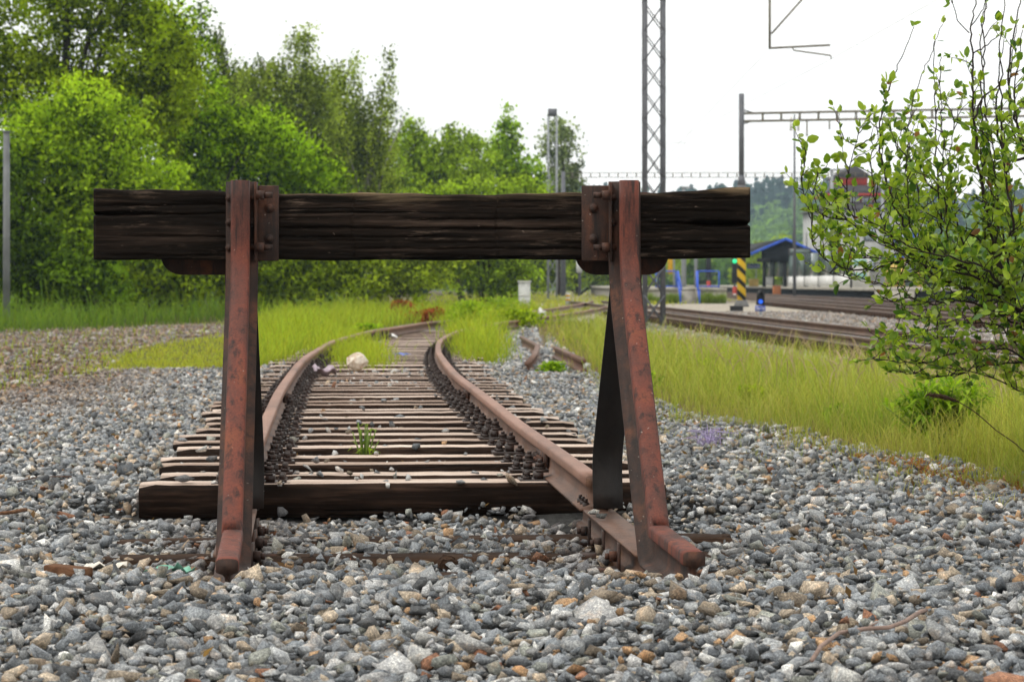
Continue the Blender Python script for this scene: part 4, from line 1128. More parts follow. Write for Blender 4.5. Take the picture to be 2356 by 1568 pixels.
ss = thing('station_sign', (float(a[0] + b_[0]) / 2, 212, .76), 'blue station name board with white letters on a thin post', 'sign')
bd = MB().box(a[0], b_[0], 211.95, 212.05, b_[2], a[2]).build('board', M['bluesign'], ss)
text('lettering', 'Řečany', .33, (float(a[0] + b_[0]) / 2, 211.935, float(a[2] + b_[2]) / 2), 'white', bd)
MB().cyl((float(P(1740, 0, 212)[0]), 212.1, .76), (float(P(1740, 0, 212)[0]), 212.1, b_[2] + .1), .06, 8).build('post', M['mastlight'], ss)
a = P(1734, 658, 209); gb = thing('grit_bin', (a[0], 209, .76), 'yellow grit bin under the station name board', 'bin')
MB().hexa([(a[0]-.38,208.7,.76),(a[0]+.38,208.7,.76),(a[0]+.38,209.3,.76),(a[0]-.38,209.3,.76),(a[0]-.42,208.65,1.26),(a[0]+.42,208.65,1.26),(a[0]+.42,209.35,1.26),(a[0]-.42,209.35,1.26)]).build('body', M['yellow'], gb)
MB().hexa([(a[0]-.45,208.6,1.262),(a[0]+.45,208.6,1.262),(a[0]+.45,209.4,1.262),(a[0]-.45,209.4,1.262),(a[0]-.4,208.7,1.4),(a[0]+.4,208.7,1.4),(a[0]+.4,209.3,1.42),(a[0]-.4,209.3,1.42)]).build('lid', M['yellow'], gb)
a = P(1787, 660, 180); ob = thing('orange_box', (a[0], 180, 0), 'orange brown lineside box standing at the foot of the platform edge', 'box')
MB().box(a[0] - .29, a[0] + .29, 179.8, 180.2, -.05, .80).build('body', M['orange'], ob, False, .02); MB().box(a[0] - .32, a[0] + .32, 179.76, 180.24, .802, .86).build('lid', M['orange'], ob)
# station building
YN = 250.0; N_ = lambda x, y: P(x, y, YN)
bd = thing('station_building', (36, YN, .7), 'white station building with dark stepped roof and red trim behind the bush', 'building')
x0, x1 = N_(1885, 0)[0], N_(2125, 0)[0]; z1 = N_(0, 484)[2]
MB().box(x0, x1, YN, YN + 14, .3, z1).build('wall', M['stucco'], bd)
for x in np.linspace(x0 + 1.2, x1 - 1.6, 5):
    for z in (2.2, 5.4):
        fr = MB().box(x - .6, x + .6, YN - .05, YN - .003, z, z + 1.7).build('window', M['slate'], bd); MB().box(x - .48, x + .48, YN - .075, YN - .052, z + .1, z + 1.6).build('pane', M['glasslight'], fr)
def hip(za, zb, ov, sh_, mat, xa=x0, xb=x1, nm='roof', d0=0, d1=14):
    MB().hexa([(xa - ov, YN + d0 - ov, za), (xb + ov, YN + d0 - ov, za), (xb + ov, YN + d1 + ov, za), (xa - ov, YN + d1 + ov, za), (xa + sh_, YN + d0 + sh_, zb), (xb - sh_, YN + d0 + sh_, zb), (xb - sh_, YN + d1 - sh_, zb), (xa + sh_, YN + d1 - sh_, zb)]).build(nm, M[mat], bd)
z2 = N_(0, 464)[2]; hip(z1 + .003, z2, .5, 1.5, 'slate')
xu0, xu1 = N_(1912, 0)[0], N_(2090, 0)[0]; z3, z4 = N_(0, 449)[2], N_(0, 424)[2]
MB().box(xu0 + .4, xu1 - .4, YN + 1.6, YN + 12, z2 - .1, z3).build('upper_wall', M['redwall'], bd)
for x in np.linspace(xu0 + 1.4, xu1 - 1.5, 5):
    fr = MB().box(x - .5, x + .5, YN + 1.55, YN + 1.597, z2 + .02, z3 - .1).build('window', M['white'], bd); MB().box(x - .4, x + .4, YN + 1.52, YN + 1.548, z2 + .06, z3 - .15).build('pane', M['glasslight'], fr)
MB().box(xu0 - .3, xu1 + .3, YN + 1.0, YN + 13, z3 + .002, z3 + .22).build('fascia', M['redtrim'], bd)
hip(z3 + .224, z4, .2, 1.0, 'slate', xu0, xu1, 'roof', 1.2, 12.6)
xc0, xc1 = N_(1941, 0)[0], N_(2005, 0)[0]; z5, z6 = N_(0, 405)[2], N_(1973, 376)[2]
MB().box(xc0, xc1, YN + 2.6, YN + 11, z4 + .003, z5).build('clerestory', M['redtrim'], bd)
xm_ = (xc0 + xc1) / 2
MB().add([(xc0 - .5, YN + 2.2, z5 + .003), (xc1 + .5, YN + 2.2, z5 + .003), (xm_, YN + 2.2, z6), (xc0 - .5, YN + 11.4, z5 + .003), (xc1 + .5, YN + 11.4, z5 + .003), (xm_, YN + 11.4, z6)], [(0, 1, 2), (5, 4, 3), (0, 2, 5, 3), (1, 4, 5, 2), (0, 3, 4, 1)]).build('gable_roof', M['slate'], bd)
# things in front of the building seen through the bush
a, b_ = P(2058, 536, 178), P(2140, 560, 178); bs = thing('blue_sign', (float(a[0]+b_[0])/2, 178, .76), 'large blue sign with white pictograms seen through the bush', 'sign')
b0 = MB().box(a[0], b_[0], 177.95, 178.05, b_[2], a[2]).build('board', M['bluesign'], bs)
for i in range(4):
    x = a[0] + .3 + i * .65; MB().box(x, x + .36, 177.93, 177.947, b_[2] + .18, a[2] - .2).build('pictogram', M['white'], b0)
for x in (a[0] + .2, b_[0] - .2): MB().cyl((x, 178.1, .7), (x, 178.1, a[2]), .06, 8).build('post', M['mastlight'], bs)
a = P(2085, 655, 176); kk = thing('vending_kiosk', (a[0], 176, .76), 'tan and yellow kiosk with a blue frame behind the bush', 'kiosk')
MB().box(a[0] - 1.4, a[0] + 1.2, 175.5, 177, .76, 2.9).build('body', M['yellow'], kk); MB().box(a[0] - 1.5, a[0] + 1.3, 175.4, 177.1, 2.903, 3.05).build('roof', M['blue'], kk); MB().box(a[0] - .2, a[0] + .7, 175.44, 175.497, .8, 2.6).build('door', M['glasspane'], kk)
a = P(1985, 655, 176); kp = thing('poster_column', (a[0], 176, .76), 'pale panel column with teal notices left of the kiosk', 'notice panel')
MB().box(a[0] - .9, a[0] + .5, 176, 176.2, .76, 3.6).build('panel', M['white'], kp)
for z in (1.3, 2.3): MB().box(a[0] - .7, a[0] + .3, 175.97, 175.997, z, z + .5).build('notice', M['teal'], kp)

# ------------------------------------------------------------------ trees
def leaf_quads(cen, size, col, up=.35, asp=.55):
    n = len(cen); d = R.normal(size=(n, 3)); d[:, 2] -= .25; d /= np.linalg.norm(d, axis=1)[:, None]
    nr = R.normal(size=(n, 3)); nr[:, 2] += up * 2.2
    s = np.cross(d, nr); s /= np.linalg.norm(s, axis=1)[:, None] + 1e-9; nr = np.cross(s, d)
    L = size[:, None]
    V = np.stack([cen - d * L / 2, cen + s * L * asp / 2 + nr * L * .10, cen + d * L / 2, cen - s * L * asp / 2 + nr * L * .10], 1).reshape(-1, 3)
    return V, np.arange(n * 4).reshape(n, 4), np.repeat(col, 4, 0)

def tree(name, label, Y, base, lobes, dens, size, c0, c1, cat='tree', group='trees along the left embankment', droop=0, trunk_r=.22, bark='bark', clus=.5):
    b0 = P(base[0], base[1], Y); b0[2] = -.1
    o = thing(name, b0, label, cat, group)
    cents, cols, szs, cl_pts = [], [], [], []
    px = F / Y
    for (lx, ly, rx, ry, *ex) in lobes:
        dd = ex[0] if ex else 1.0
        c = P(lx, ly, Y); ax = np.array([rx / px, (rx * .5 + ry * .4) / px, ry / px])
        area = math.pi * ax[0] * ax[2]
        ncl = max(5, int(2.0 * dens * min(1, dd * 1.25) * area / (.60 * clus ** 2)))
        u = R.normal(size=(ncl, 3)); u /= np.linalg.norm(u, axis=1)[:, None]
        rr = R.uniform(.35, 1, (ncl, 1)) ** .55 * (1 + .16 * R.normal(size=(ncl, 1)))
        cc = c + u * rr * ax
        cl_pts.append(cc)
        per = np.maximum(6, (R.uniform(.5, 1.5, ncl) * 26 * (clus / .5) ** 2 * (.24 / size) ** 2).astype(int))
        rep = np.repeat(np.arange(ncl), per); m = len(rep)
        off = R.normal(size=(m, 3)) * clus * np.array([.55, .55, .38]) * R.uniform(.6, 1.4, (ncl, 1))[rep]
        if droop: off[:, 2] -= R.exponential(droop, m); off[:, :2] *= .55
        mixv = np.clip(R.normal(.50, .40, (ncl, 1))[rep] + R.normal(0, .16, (m, 1)), 0, 1)
        cents.append(cc[rep] + off); cols.append((np.array(c0) * .42 * (1 - mixv) + np.minimum(np.array(c1) * 1.08 * np.array([.98, 1.0, 1]), .72) * mixv) * R.uniform(.8, 1.2, (m, 1)))
        szs.append(size * R.uniform(.65, 1.3, m))
    cents = np.concatenate(cents); k = cents[:, 2] > 0; cents = cents[k]
    V, f, cv = leaf_quads(cents, np.concatenate(szs)[k], np.concatenate(cols)[k])
    mkmesh('crown', V, [f], M['leaf'], o, False, cv)
    cl = np.concatenate(cl_pts); top = cl[:, 2].max(); mid_ = cl.mean(0)
    m = MB(); p0 = np.array([b0[0], Y, -.1]); hgt_t = .8 * top
    tp = [p0 + (np.array([mid_[0], Y, hgt_t]) - p0) * t + np.array([.25 * math.sin(5 * t + Y), .2 * math.sin(4 * t), 0]) * (t > 0) for t in np.linspace(0, 1, 8)]
    m.tube(tp, trunk_r * np.linspace(1, .22, 8), 8)
    for q in cl[R.choice(len(cl), min(len(cl), 16), False)]:
        t = np.clip((q[2] / top) - .25, .12, .8); i = int(t * 7); a = tp[i]
        if q[2] < a[2] - 1: continue
        md = (a + q) / 2 + np.array([0, 0, .12 * np.linalg.norm(q - a)]); m.tube([a, md, q], [trunk_r * .38, trunk_r * .22, .02], 6)
    m.build('trunk', M[bark], o)
    return o
mg = ((.085, .15, .006), (.46, .60, .022)); bg = ((.12, .24, .010), (.44, .62, .028)); vg = ((.085, .19, .007), (.42, .63, .022))
bi = ((.12, .18, .025), (.40, .50, .07)); yl = ((.24, .33, .012), (.50, .62, .035)); dk = ((.03, .075, .008), (.20, .33, .016)); ol = ((.16, .26, .014), (.40, .56, .035)); gy_ = ((.16, .22, .08), (.34, .42, .16))
tree('broadleaf_tree', 'tallest leafy tree at the top left with sky showing through its thin crown', 78, (180, 716), [(60, 60, 150, 140, .55), (220, 30, 160, 110, .5), (330, 110, 100, 120, .8), (120, 230, 170, 110, .8), (280, 250, 140, 110), (-110, 150, 150, 200, .7), (180, -120, 200, 110, .6), (395, 190, 70, 90), (300, 10, 80, 50, .7)], 1.0, .185, *mg, trunk_r=.3)
tree('broadleaf_tree', 'round mid green tree behind the beam left end with a wispy top', 84, (430, 712), [(440, 235, 90, 120), (400, 150, 70, 90, .8), (470, 330, 100, 100), (550, 330, 80, 80), (400, 410, 140, 110), (385, 40, 30, 50, .6), (455, 40, 28, 26, .35), (470, 80, 14, 40, .4)], 1.1, .185, *vg)
tree('broadleaf_tree', 'bright yellow green leafy tree low at the left behind the beam end', 70, (190, 722), [(200, 320, 130, 120), (110, 410, 130, 120), (250, 440, 150, 130), (330, 500, 120, 100), (150, 560, 150, 100), (70, 330, 80, 90), (180, 250, 60, 60)], 1.15, .175, *bg)
tree('broadleaf_tree', 'vivid green spreading tree right of the left post, its boughs reaching right', 86, (580, 712), [(600, 330, 100, 80), (560, 420, 130, 110), (680, 370, 80, 55), (740, 400, 50, 45), (500, 520, 140, 95), (630, 520, 130, 90), (730, 470, 70, 60)], 1.15, .18, *vg)
tree('birch_tree', 'tall drooping birch with a narrow bent top above the other trees', 112, (690, 702), [(690, 95, 30, 40, .7), (705, 70, 30, 14, .5), (690, 185, 80, 70), (630, 210, 75, 80), (725, 270, 80, 110), (590, 190, 60, 60, .8), (760, 190, 40, 60, .7)], 1.0, .18, *bi, droop=.8, trunk_r=.2, bark='birchbark', clus=.6)
tree('birch_tree', 'drooping birch with a single thin leading shoot, right of the bent topped birch', 118, (860, 700), [(893, 125, 9, 22, .5), (888, 190, 18, 45, .6), (800, 170, 36, 55, .7), (850, 270, 65, 80), (830, 370, 95, 105), (780, 310, 70, 90)], 1.0, .18, *bi, droop=.8, trunk_r=.2, bark='birchbark', clus=.6)
tree('birch_tree', 'slim dark birch standing between the tall leafy tree and the bent topped birch', 124, (520, 700), [(500, 110, 24, 50, .7), (520, 190, 50, 80), (560, 230, 60, 90)], 1.0, .24, *bi, droop=.6, trunk_r=.18, clus=.6)
tree('broadleaf_tree', 'yellowish green tree just right of the birches above the beam', 130, (960, 696), [(945, 345, 60, 50), (1000, 375, 60, 55), (930, 440, 100, 90), (1010, 455, 85, 80), (955, 300, 24, 30, .7)], 1.1, .23, *ol)
tree('broadleaf_tree', 'twin topped olive tree between the yellowish tree and the pointed tree', 136, (1065, 694), [(1052, 325, 30, 34, .8), (1092, 340, 26, 34, .8), (1060, 410, 85, 75)], 1.1, .23, *ol)
tree('conical_tree', 'pointed dark green tree with a spiky top above the middle of the beam', 150, (1165, 690), [(1170, 262, 7, 26, .8), (1165, 305, 26, 30), (1163, 345, 42, 36), (1150, 395, 58, 45), (1205, 405, 45, 45), (1230, 440, 30, 30)], 1.2, .30, *vg)
tree('poplar_tree', 'airy grey green poplar behind the distant light tower', 205, (1290, 680), [(1287, 295, 34, 28, .7), (1283, 335, 44, 44, .7), (1298, 385, 46, 46, .8), (1290, 430, 46, 46), (1328, 425, 16, 40, .6)], .85, .34, *gy_, clus=.6)
tree('bush', 'bright yellow green bush seen under the middle of the beam', 96, (900, 712), [(900, 580, 90, 55), (850, 630, 75, 65), (960, 630, 90, 65), (1000, 550, 95, 60), (830, 560, 60, 50)], 1.1, .19, *yl, cat='bush', group='bushes along the old track', trunk_r=.08)
tree('bush', 'large light green bush beside the white cabinet', 106, (1110, 706), [(1090, 590, 110, 80), (1130, 510, 100, 80), (1180, 470, 65, 75), (1050, 490, 95, 80), (1175, 640, 55, 55), (1215, 500, 40, 70)], 1.1, .20, *ol, cat='bush', group='bushes along the old track', trunk_r=.1)
tree('bush', 'dark green hedge like bush under the beam between left end and post', 82, (350, 720), [(300, 630, 120, 65), (430, 640, 110, 60), (250, 560, 100, 60), (420, 560, 120, 60)], 1.15, .18, *mg, cat='bush', group='bushes along the old track', trunk_r=.1)
tree('bush', 'deep green bush under the beam just right of the left post', 84, (680, 718), [(640, 630, 100, 62), (740, 635, 80, 58), (560, 640, 100, 58), (660, 570, 130, 55), (790, 590, 60, 60)], 1.15, .18, *mg, cat='bush', group='bushes along the old track', trunk_r=.1)
tree('bush', 'darkest shady bush at the left edge around the grey pole', 68, (80, 724), [(50, 590, 80, 105), (150, 640, 90, 70), (10, 450, 50, 110), (240, 665, 70, 45), (-60, 500, 80, 200)], 1.15, .175, *dk, cat='bush', group='bushes along the old track', trunk_r=.1)
tree('broadleaf_tree', 'dull olive tree filling the gap behind the vivid green spreading tree', 128, (810, 698), [(800, 500, 140, 110), (700, 500, 120, 100), (900, 500, 100, 90), (620, 500, 100, 90)], 1.1, .32, *ol)
tree('broadleaf_tree', 'dark trees foot behind the light tower right of the big light bush', 212, (1330, 678), [(1330, 590, 110, 62), (1245, 610, 55, 50), (1420, 585, 60, 60), (1240, 520, 50, 60), (1480, 600, 40, 55), (1370, 520, 60, 50), (1440, 500, 60, 60)], 1.2, .42, *mg, clus=.8)
# low plants on the old track
def plant(name, label, x, y, w, h, c0, c1, cat='plant', size=.07, n=500, group=None):
    q = G(x, y); Y = q[1]; b0 = np.array([q[0], Y, float(hgt(*q)) - .02]); o = thing(name, b0, label, cat, group)
    W_, H_ = w * Y / F, h * Y / F
    u = R.normal(size=(n, 3)) * np.array([W_ * .26, W_ * .2, 0]); zz_ = R.beta(1.6, 1.5, n) * H_
    cen = b0 + u + np.stack([0 * zz_, 0 * zz_, zz_], 1); cen[:, :2] = b0[:2] + u[:, :2] * (1.15 - .5 * (zz_ / H_) ** 2)[:, None]
    mv = np.clip(R.normal(.5, .3, (n, 1)), 0, 1)
    V, f, cv = leaf_quads(cen, size * R.uniform(.6, 1.4, n), (np.array(c0) * (1 - mv) + np.array(c1) * mv))
    mkmesh('leaves', V, [f], M['leaf'], o, False, cv); m = MB()
    for i in range(9):
        e = cen[R.integers(n)]; m.tube([b0, (b0 + e) / 2 + np.array([0, 0, .02]), e], [.008, .006, .003], 5)
    m.build('stems', M['bark'], o); return o
rs = ((.20, .05, .02), (.42, .13, .04))
plant('dry_shrub', 'rust coloured withered shrub under the beam, left of the other withered clump', 925, 728, 60, 38, *rs, 'shrub', .16, 420, 'withered shrubs by the curve of the old track')
plant('dry_shrub', 'low trail of withered rust coloured stems between the two withered clumps', 962, 738, 70, 26, *rs, 'shrub', .16, 260, 'withered shrubs by the curve of the old track')
plant('dry_shrub', 'compact withered orange shrub beside the curved rail end', 1000, 742, 50, 34, *rs, 'shrub', .16, 420, 'withered shrubs by the curve of the old track')
plant('leafy_plant', 'yellow green leafy weeds spilling over the curved rail', 1075, 768, 90, 70, *ol, 'plant', .10, 700)
plant('leafy_plant', 'tall pale weeds with whitish tops in front of the white cabinet', 1150, 728, 90, 46, *ol, 'plant', .13, 500)
plant('leafy_plant', 'low dark green bramble at the end of the gravel strip', 1190, 762, 120, 44, *mg, 'plant', .10, 900)
plant('leafy_plant', 'dark green weed against the far rail inside the curve', 845, 770, 60, 26, *vg, 'plant', .10, 400)
plant('leafy_plant', 'bright yellow flowering weed left of the old track', 680, 770, 60, 40, *yl, 'plant', .10, 420)
plant('leafy_plant', 'small green weed at the foot of the straight rail offcut', 1272, 862, 60, 30, *vg, 'plant', .06, 300)
for wx, wy, ww, wh, pal_, lb in ((1480, 905, 60, 26, vg, 'low dark green weed patch in the grass just right of the right post'), (1720, 930, 70, 22, mg, 'broad leaved weed in the middle of the tall grass'), (1930, 975, 60, 24, vg, 'green weed clump in the tall grass left of the narrow leaved plant'), (1620, 868, 80, 22, mg, 'dark weed patch far back in the tall grass')):
    plant('leafy_plant', lb, wx, wy, ww, wh * 2.2, *pal_, 'plant', .055, 420)
# upright narrow leaved plant in the tall grass
def spiky(name, label, x, y, hgt_, spread, n, ll, cat='plant', c0=(.05, .14, .015), c1=(.16, .30, .02), stems=14):
    q = G(x, y); Y = q[1]; b0 = np.array([q[0], Y, float(hgt(*q)) - .02]); o = thing(name, b0, label, cat)
    ms_ = MB(); VV, FF, CC = [], [], []; k = 0
    for i in range(stems):
        a = random.uniform(0, 6.28); l_ = spread * random.uniform(.1, 1); tip = b0 + np.array([math.cos(a) * l_, math.sin(a) * l_, hgt_ * random.uniform(.6, 1.05)])
        ms_.tube([b0 + np.array([math.cos(a), math.sin(a), 0]) * l_ * .25, (b0 + tip) / 2, tip], [.006, .005, .003], 5)
        for j in range(n):
            t = random.uniform(.08, 1); p = b0 + (tip - b0) * t; az = random.uniform(0, 6.28); el = random.uniform(-.3, .9); L = ll * random.uniform(.6, 1.1)
            d = np.array([math.cos(az) * math.cos(el), math.sin(az) * math.cos(el), math.sin(el)]); s = np.cross(d, (0, 0, 1.)); s /= np.linalg.norm(s) + 1e-6; w = L * .085
            VV += [p, p + d * L * .5 + s * w + (0, 0, .006), p + d * L - np.array([0, 0, .25 * L]), p + d * L * .5 - s * w + (0, 0, .006)]; FF.append((k, k + 1, k + 2, k + 3)); k += 4
            u = random.random(); CC += [np.array(c0) * (1 - u) + np.array(c1) * u] * 4
    mkmesh('leaves', np.array(VV), [np.array(FF)], M['leaf'], o, False, np.array(CC)); ms_.build('stems', M['greenstem'], o)
spiky('spurge_plant', 'upright green plant with narrow leaves standing in the grass edge at right', 2165, 1030, .46, .36, 40, .19, c0=(.12, .24, .015), c1=(.38, .54, .03), stems=48)
spiky('grass_tuft', 'small tuft of fresh grass growing between the near sleepers', 838, 1082, .25, .10, 2, .11, 'grass tuft', (.12, .20, .02), (.25, .36, .03), 16)
spiky('small_weed', 'tiny green seedling on the second sleeper', 984, 1084, .06, .04, 3, .06, 'weed', (.12, .20, .02), (.25, .36, .03), 5)
spiky('small_weed', 'tiny spreading weed on the sleepers left of the grass tuft', 775, 1084, .04, .08, 5, .05, 'weed', (.12, .20, .02), (.25, .36, .03), 8)

# ------------------------------------------------------------------ willow bush in the near right
WB = thing('willow_bush', (3.05, 12.6, 0), 'large leafy willow bush reaching in from the right over the tall grass', 'bush')
YW = 12.5
def wp(q, dy=0): return P(q[0], q[1], YW + dy)
T_ = [(2530, 1125), (2455, 930), (2395, 780), (2335, 690), (2292, 600)]
stem = MB(); stem.tube([wp(q) for q in T_], [.05, .042, .034, .026, .02], 8)
stem.tube([wp((2530, 1125)), wp((2480, 880), .1), wp((2440, 640), .15), wp((2400, 470), .2), wp((2362, 362), .1)], [.05, .04, .03, .024, .018], 8)
BR = [
 ([T_[4], (2270, 477), (2249, 365), (2240, 274), (2237, 183), (2240, 122), (2230, 76), (2237, 46), (2246, 0), (2250, -80)], .015),
 ([(2400, 470), (2366, 365), (2345, 300), (2330, 250), (2318, 170), (2324, 100), (2345, 20), (2350, -60)], .013),
 ([(2362, 362), (2328, 380), (2300, 340), (2290, 240), (2300, 150), (2310, 90)], .011),
 ([(2240, 274), (2262, 225), (2290, 200), (2330, 170), (2370, 150)], .008),
 ([(2240, 122), (2262, 108), (2290, 90), (2310, 75)], .005), ([(2230, 76), (2205, 58), (2197, 30), (2193, 0), (2190, -30)], .004), ([(2234, 60), (2255, 35), (2265, 8)], .004),
 ([T_[3], (2234, 619), (2148, 592), (2103, 589), (2060, 570), (2027, 552), (1990, 525), (1950, 505)], .016),
 ([T_[3], (2200, 660), (2154, 640), (2127, 610), (2087, 601), (2042, 607), (1996, 622), (1953, 624), (1917, 607), (1883, 586), (1868, 561), (1865, 510), (1867, 490)], .013),
 ([(1996, 622), (1975, 643), (1950, 645), (1930, 628), (1905, 632), (1895, 622)], .004),
 ([(2103, 589), (2075, 510), (2051, 457), (2026, 365), (2023, 274), (2042, 213), (2066, 146), (2087, 97), (2103, 61)], .009),
 ([(2148, 592), (2170, 520), (2163, 477), (2154, 365), (2153, 274), (2151, 170), (2148, 120), (2152, 95)], .008),
 ([(2060, 570), (2020, 480), (2008, 440), (2002, 365), (2015, 320), (2035, 260)], .006),
 ([(2027, 552), (1965, 500), (1947, 477), (1950, 395), (1968, 335), (1978, 295)], .006),
 ([(1950, 505), (1895, 500), (1862, 480), (1848, 440), (1845, 415), (1849, 375), (1851, 340)], .005),
 ([(1895, 500), (1873, 470), (1868, 426), (1883, 399)], .004),
 ([(1950, 505), (1915, 470), (1890, 450), (1870, 430)], .004), ([(1968, 335), (1945, 325), (1930, 312)], .003),
 ([T_[1], (2330, 800), (2182, 814), (2142, 835), (2103, 837), (2057, 832), (2008, 823)], .010),
 ([T_[1], (2356, 905), (2300, 875), (2240, 857), (2179, 847), (2120, 832)], .008),
 ([T_[2], (2300, 720), (2225, 690), (2150, 700), (2080, 680), (2055, 700), (2030, 690)], .010),
 ([T_[1], (2300, 745), (2220, 740), (2150, 755), (2080, 780), (2040, 790)], .009),
 ([(2335, 690), (2310, 560), (2298, 460), (2290, 380), (2280, 300)], .010),
 ([(2234, 619), (2200, 520), (2190, 430), (2185, 350), (2200, 280), (2215, 220)], .007),
 ([T_[2], (2420, 560), (2400, 400), (2385, 250), (2380, 120), (2390, 0)], .012),
 ([(2087, 601), (2060, 650), (2080, 720), (2060, 760)], .004), ([(2148, 592), (2100, 540), (2090, 470), (2085, 380), (2090, 330)], .006),
 ([(2292, 600), (2240, 540), (2205, 520), (2150, 500), (2100, 460), (2075, 420)], .008), ([(2455, 930), (2420, 700), (2460, 500), (2450, 300), (2470, 100)], .016), ([(2530, 1125), (2560, 850), (2540, 600), (2570, 350), (2560, 100)], .02)]
# more boughs deeper in the bush, jittered from those above
base_n = len(BR)
for k in range(26):
    pts_, r_ = BR[random.choice([0, 2, 7, 8, 10, 11, 12, 18, 18, 19, 20, 20, 21, 21, 22, 23, 25, 27])]
    dx, dy = random.uniform(10, 110), random.uniform(-45, 45)
    BR.append(([pts_[0]] + [(x + dx, y + dy) for x, y in pts_[1:]], r_ * .7))
for k in range(22):
    pts_, r_ = BR[random.choice([0, 1, 2, 20, 22, 24])]
    dx, dy = random.uniform(150, 480), random.uniform(-60, 90)
    BR.append(([T_[1], (2480 + dx * .3, 760 + dy)] + [(x + dx, y + dy) for x, y in pts_[1:]], r_ * .8))
LC, LD, LN, LS, LCOL = [], [], [], [], []
def leaf_at(p, d, s=1.0, shade=1.0):
    d = np.array(d) / (np.linalg.norm(d) + 1e-9); LC.append(p); LD.append(d); LS.append(s)
    u = random.random(); c = np.array([.13, .25, .02]) * (1 - u) + np.array([.42, .54, .05]) * u
    if random.random() < .14: c = np.array([.06, .14, .016])
    if random.random() < .10: c = np.array([.30, .38, .12])
    if random.random() < .012: c = np.array([.28, .13, .05])
    LCOL.append(c * shade)
twigs = MB()
def interp_poly(pts_, n):
    pts_ = np.array(pts_); L = np.concatenate([[0], np.cumsum(np.linalg.norm(np.diff(pts_, axis=0), axis=1))]); t = np.linspace(0, L[-1], n)
    return np.stack([np.interp(t, L, pts_[:, i]) for i in range(3)], 1), L[-1]
def tw(p, d, L, lv):
    d = d / np.linalg.norm(d); q = [p]; c = d.copy(); nst = 5
    for i in range(nst):
        c = c + np.array([random.gauss(0, .22), random.gauss(0, .22), random.gauss(.10, .18)]); c /= np.linalg.norm(c); q.append(q[-1] + c * L / nst)
    stem.tube(q, np.linspace(.0032, .0013, len(q)), 4, False)
    Q, _ = interp_poly(q, max(4, int(L / .024)))
    for i, x in enumerate(Q[1:]):
        if random.random() < lv:
            a = np.cross(c, (0, 0, 1)); sgn = 1 if i % 2 else -1
            leaf_at(x, c * .55 + a * sgn * random.uniform(.4, 1.1) + np.array([random.gauss(0, .25), random.gauss(0, .4), random.gauss(.05, .3)]), random.uniform(.6, 1.15))
    for _ in range(3): leaf_at(q[-1], c + np.array([random.gauss(0, .55), random.gauss(0, .55), random.gauss(.1, .4)]), random.uniform(.7, 1.1))
for bi_, (pts_, r_) in enumerate(BR):
    dy0 = 0 if bi_ < base_n else random.uniform(-.5, .7)
    dye = random.uniform(-.35, .35) if bi_ < base_n else dy0
    raw = [wp(q, dy0 * min(1, i) + dye * i / len(pts_)) for i, q in enumerate(pts_)]
    Q, L = interp_poly(raw, max(6, int(sum(np.linalg.norm(np.diff(raw, axis=0), axis=1)) / .035)))
    for i in range(1, 3): Q[1:-1] = (Q[:-2] + Q[2:] + 2 * Q[1:-1]) / 4
    Q[1:-1] += R.normal(0, .0045, Q[1:-1].shape)
    stem.tube(Q, np.linspace(r_ * .80, .0019, len(Q)), 6 if r_ > .006 else 5, False)
    T = np.gradient(Q, axis=0)
    for i in range(2, len(Q)):
        u = i / len(Q); xi_, yi_ = img(Q[i][0], Q[i][1], Q[i][2])
        dense = .15 if (yi_ < 250) else (.85 if yi_ > 330 else .50)
        if yi_ < 130: dense = .055
        if u < .15: dense *= .5
        if random.random() < dense:
            t = T[i] / np.linalg.norm(T[i]); a = random.uniform(0, 6.28)
            tw(Q[i], t * .6 + np.array([math.cos(a) * .8, math.sin(a) * .8, random.uniform(-.1, .7)]), random.uniform(.05, .20), .8 if yi_ > 330 else .6)
        if random.random() < dense * .55:
            a = random.uniform(0, 6.28); leaf_at(Q[i], T[i] / np.linalg.norm(T[i]) + np.array([math.cos(a), math.sin(a), random.uniform(-.2, .6)]), random.uniform(.6, 1.05))
    for _ in range(4 if Q[-1][2] < 1.9 else 2): leaf_at(Q[-1], T[-1] / np.linalg.norm(T[-1]) + np.array([random.gauss(0, .6), random.gauss(0, .6), random.gauss(0, .4)]), random.uniform(.8, 1.15))
LC, LD, LS, LCOL = np.array(LC), np.array(LD), np.array(LS), np.array(LCOL); n = len(LC)
nr = R.normal(size=(n, 3)) * .75; nr[:, 2] += .8; s_ = np.cross(LD, nr); s_ /= np.linalg.norm(s_, axis=1)[:, None] + 1e-9; nr = np.cross(s_, LD)
L_ = (.049 * LS * R.uniform(.65, 1.3, n))[:, None]; w_ = L_ * R.uniform(.24, .34, (n, 1)); cup = R.uniform(-.05, .22, (n, 1)); drp = R.uniform(-.05, .3, (n, 1))
at = lambda t, w, lift: LC + LD * L_ * (t + .12) + s_ * w_ * w + nr * L_ * (lift * cup * 1.2 - drp * t * t)
V = np.stack([at(0, 0, 0), at(.3, 0, 0), at(.7, 0, 0), at(1.0, 0, 0), at(.22, .82, 1), at(.55, 1, 1), at(.85, .55, .8), at(.22, -.82, 1), at(.55, -1, 1), at(.85, -.55, .8)], 1).reshape(-1, 3)
i = np.arange(n)[:, None] * 10
quads = np.concatenate([i + np.array([[1, 2, 5, 4]]), i + np.array([[2, 1, 7, 8]]), i + np.array([[2, 3, 6, 5]]), i + np.array([[3, 2, 8, 9]])]); tris = np.concatenate([i + np.array([[0, 1, 4]]), i + np.array([[1, 0, 7]])])
mkmesh('leaves', V, [quads, tris], M['willow'], WB, True, np.repeat(LCOL, 10, 0))
stem.build('branches', M['twig'], WB, True)


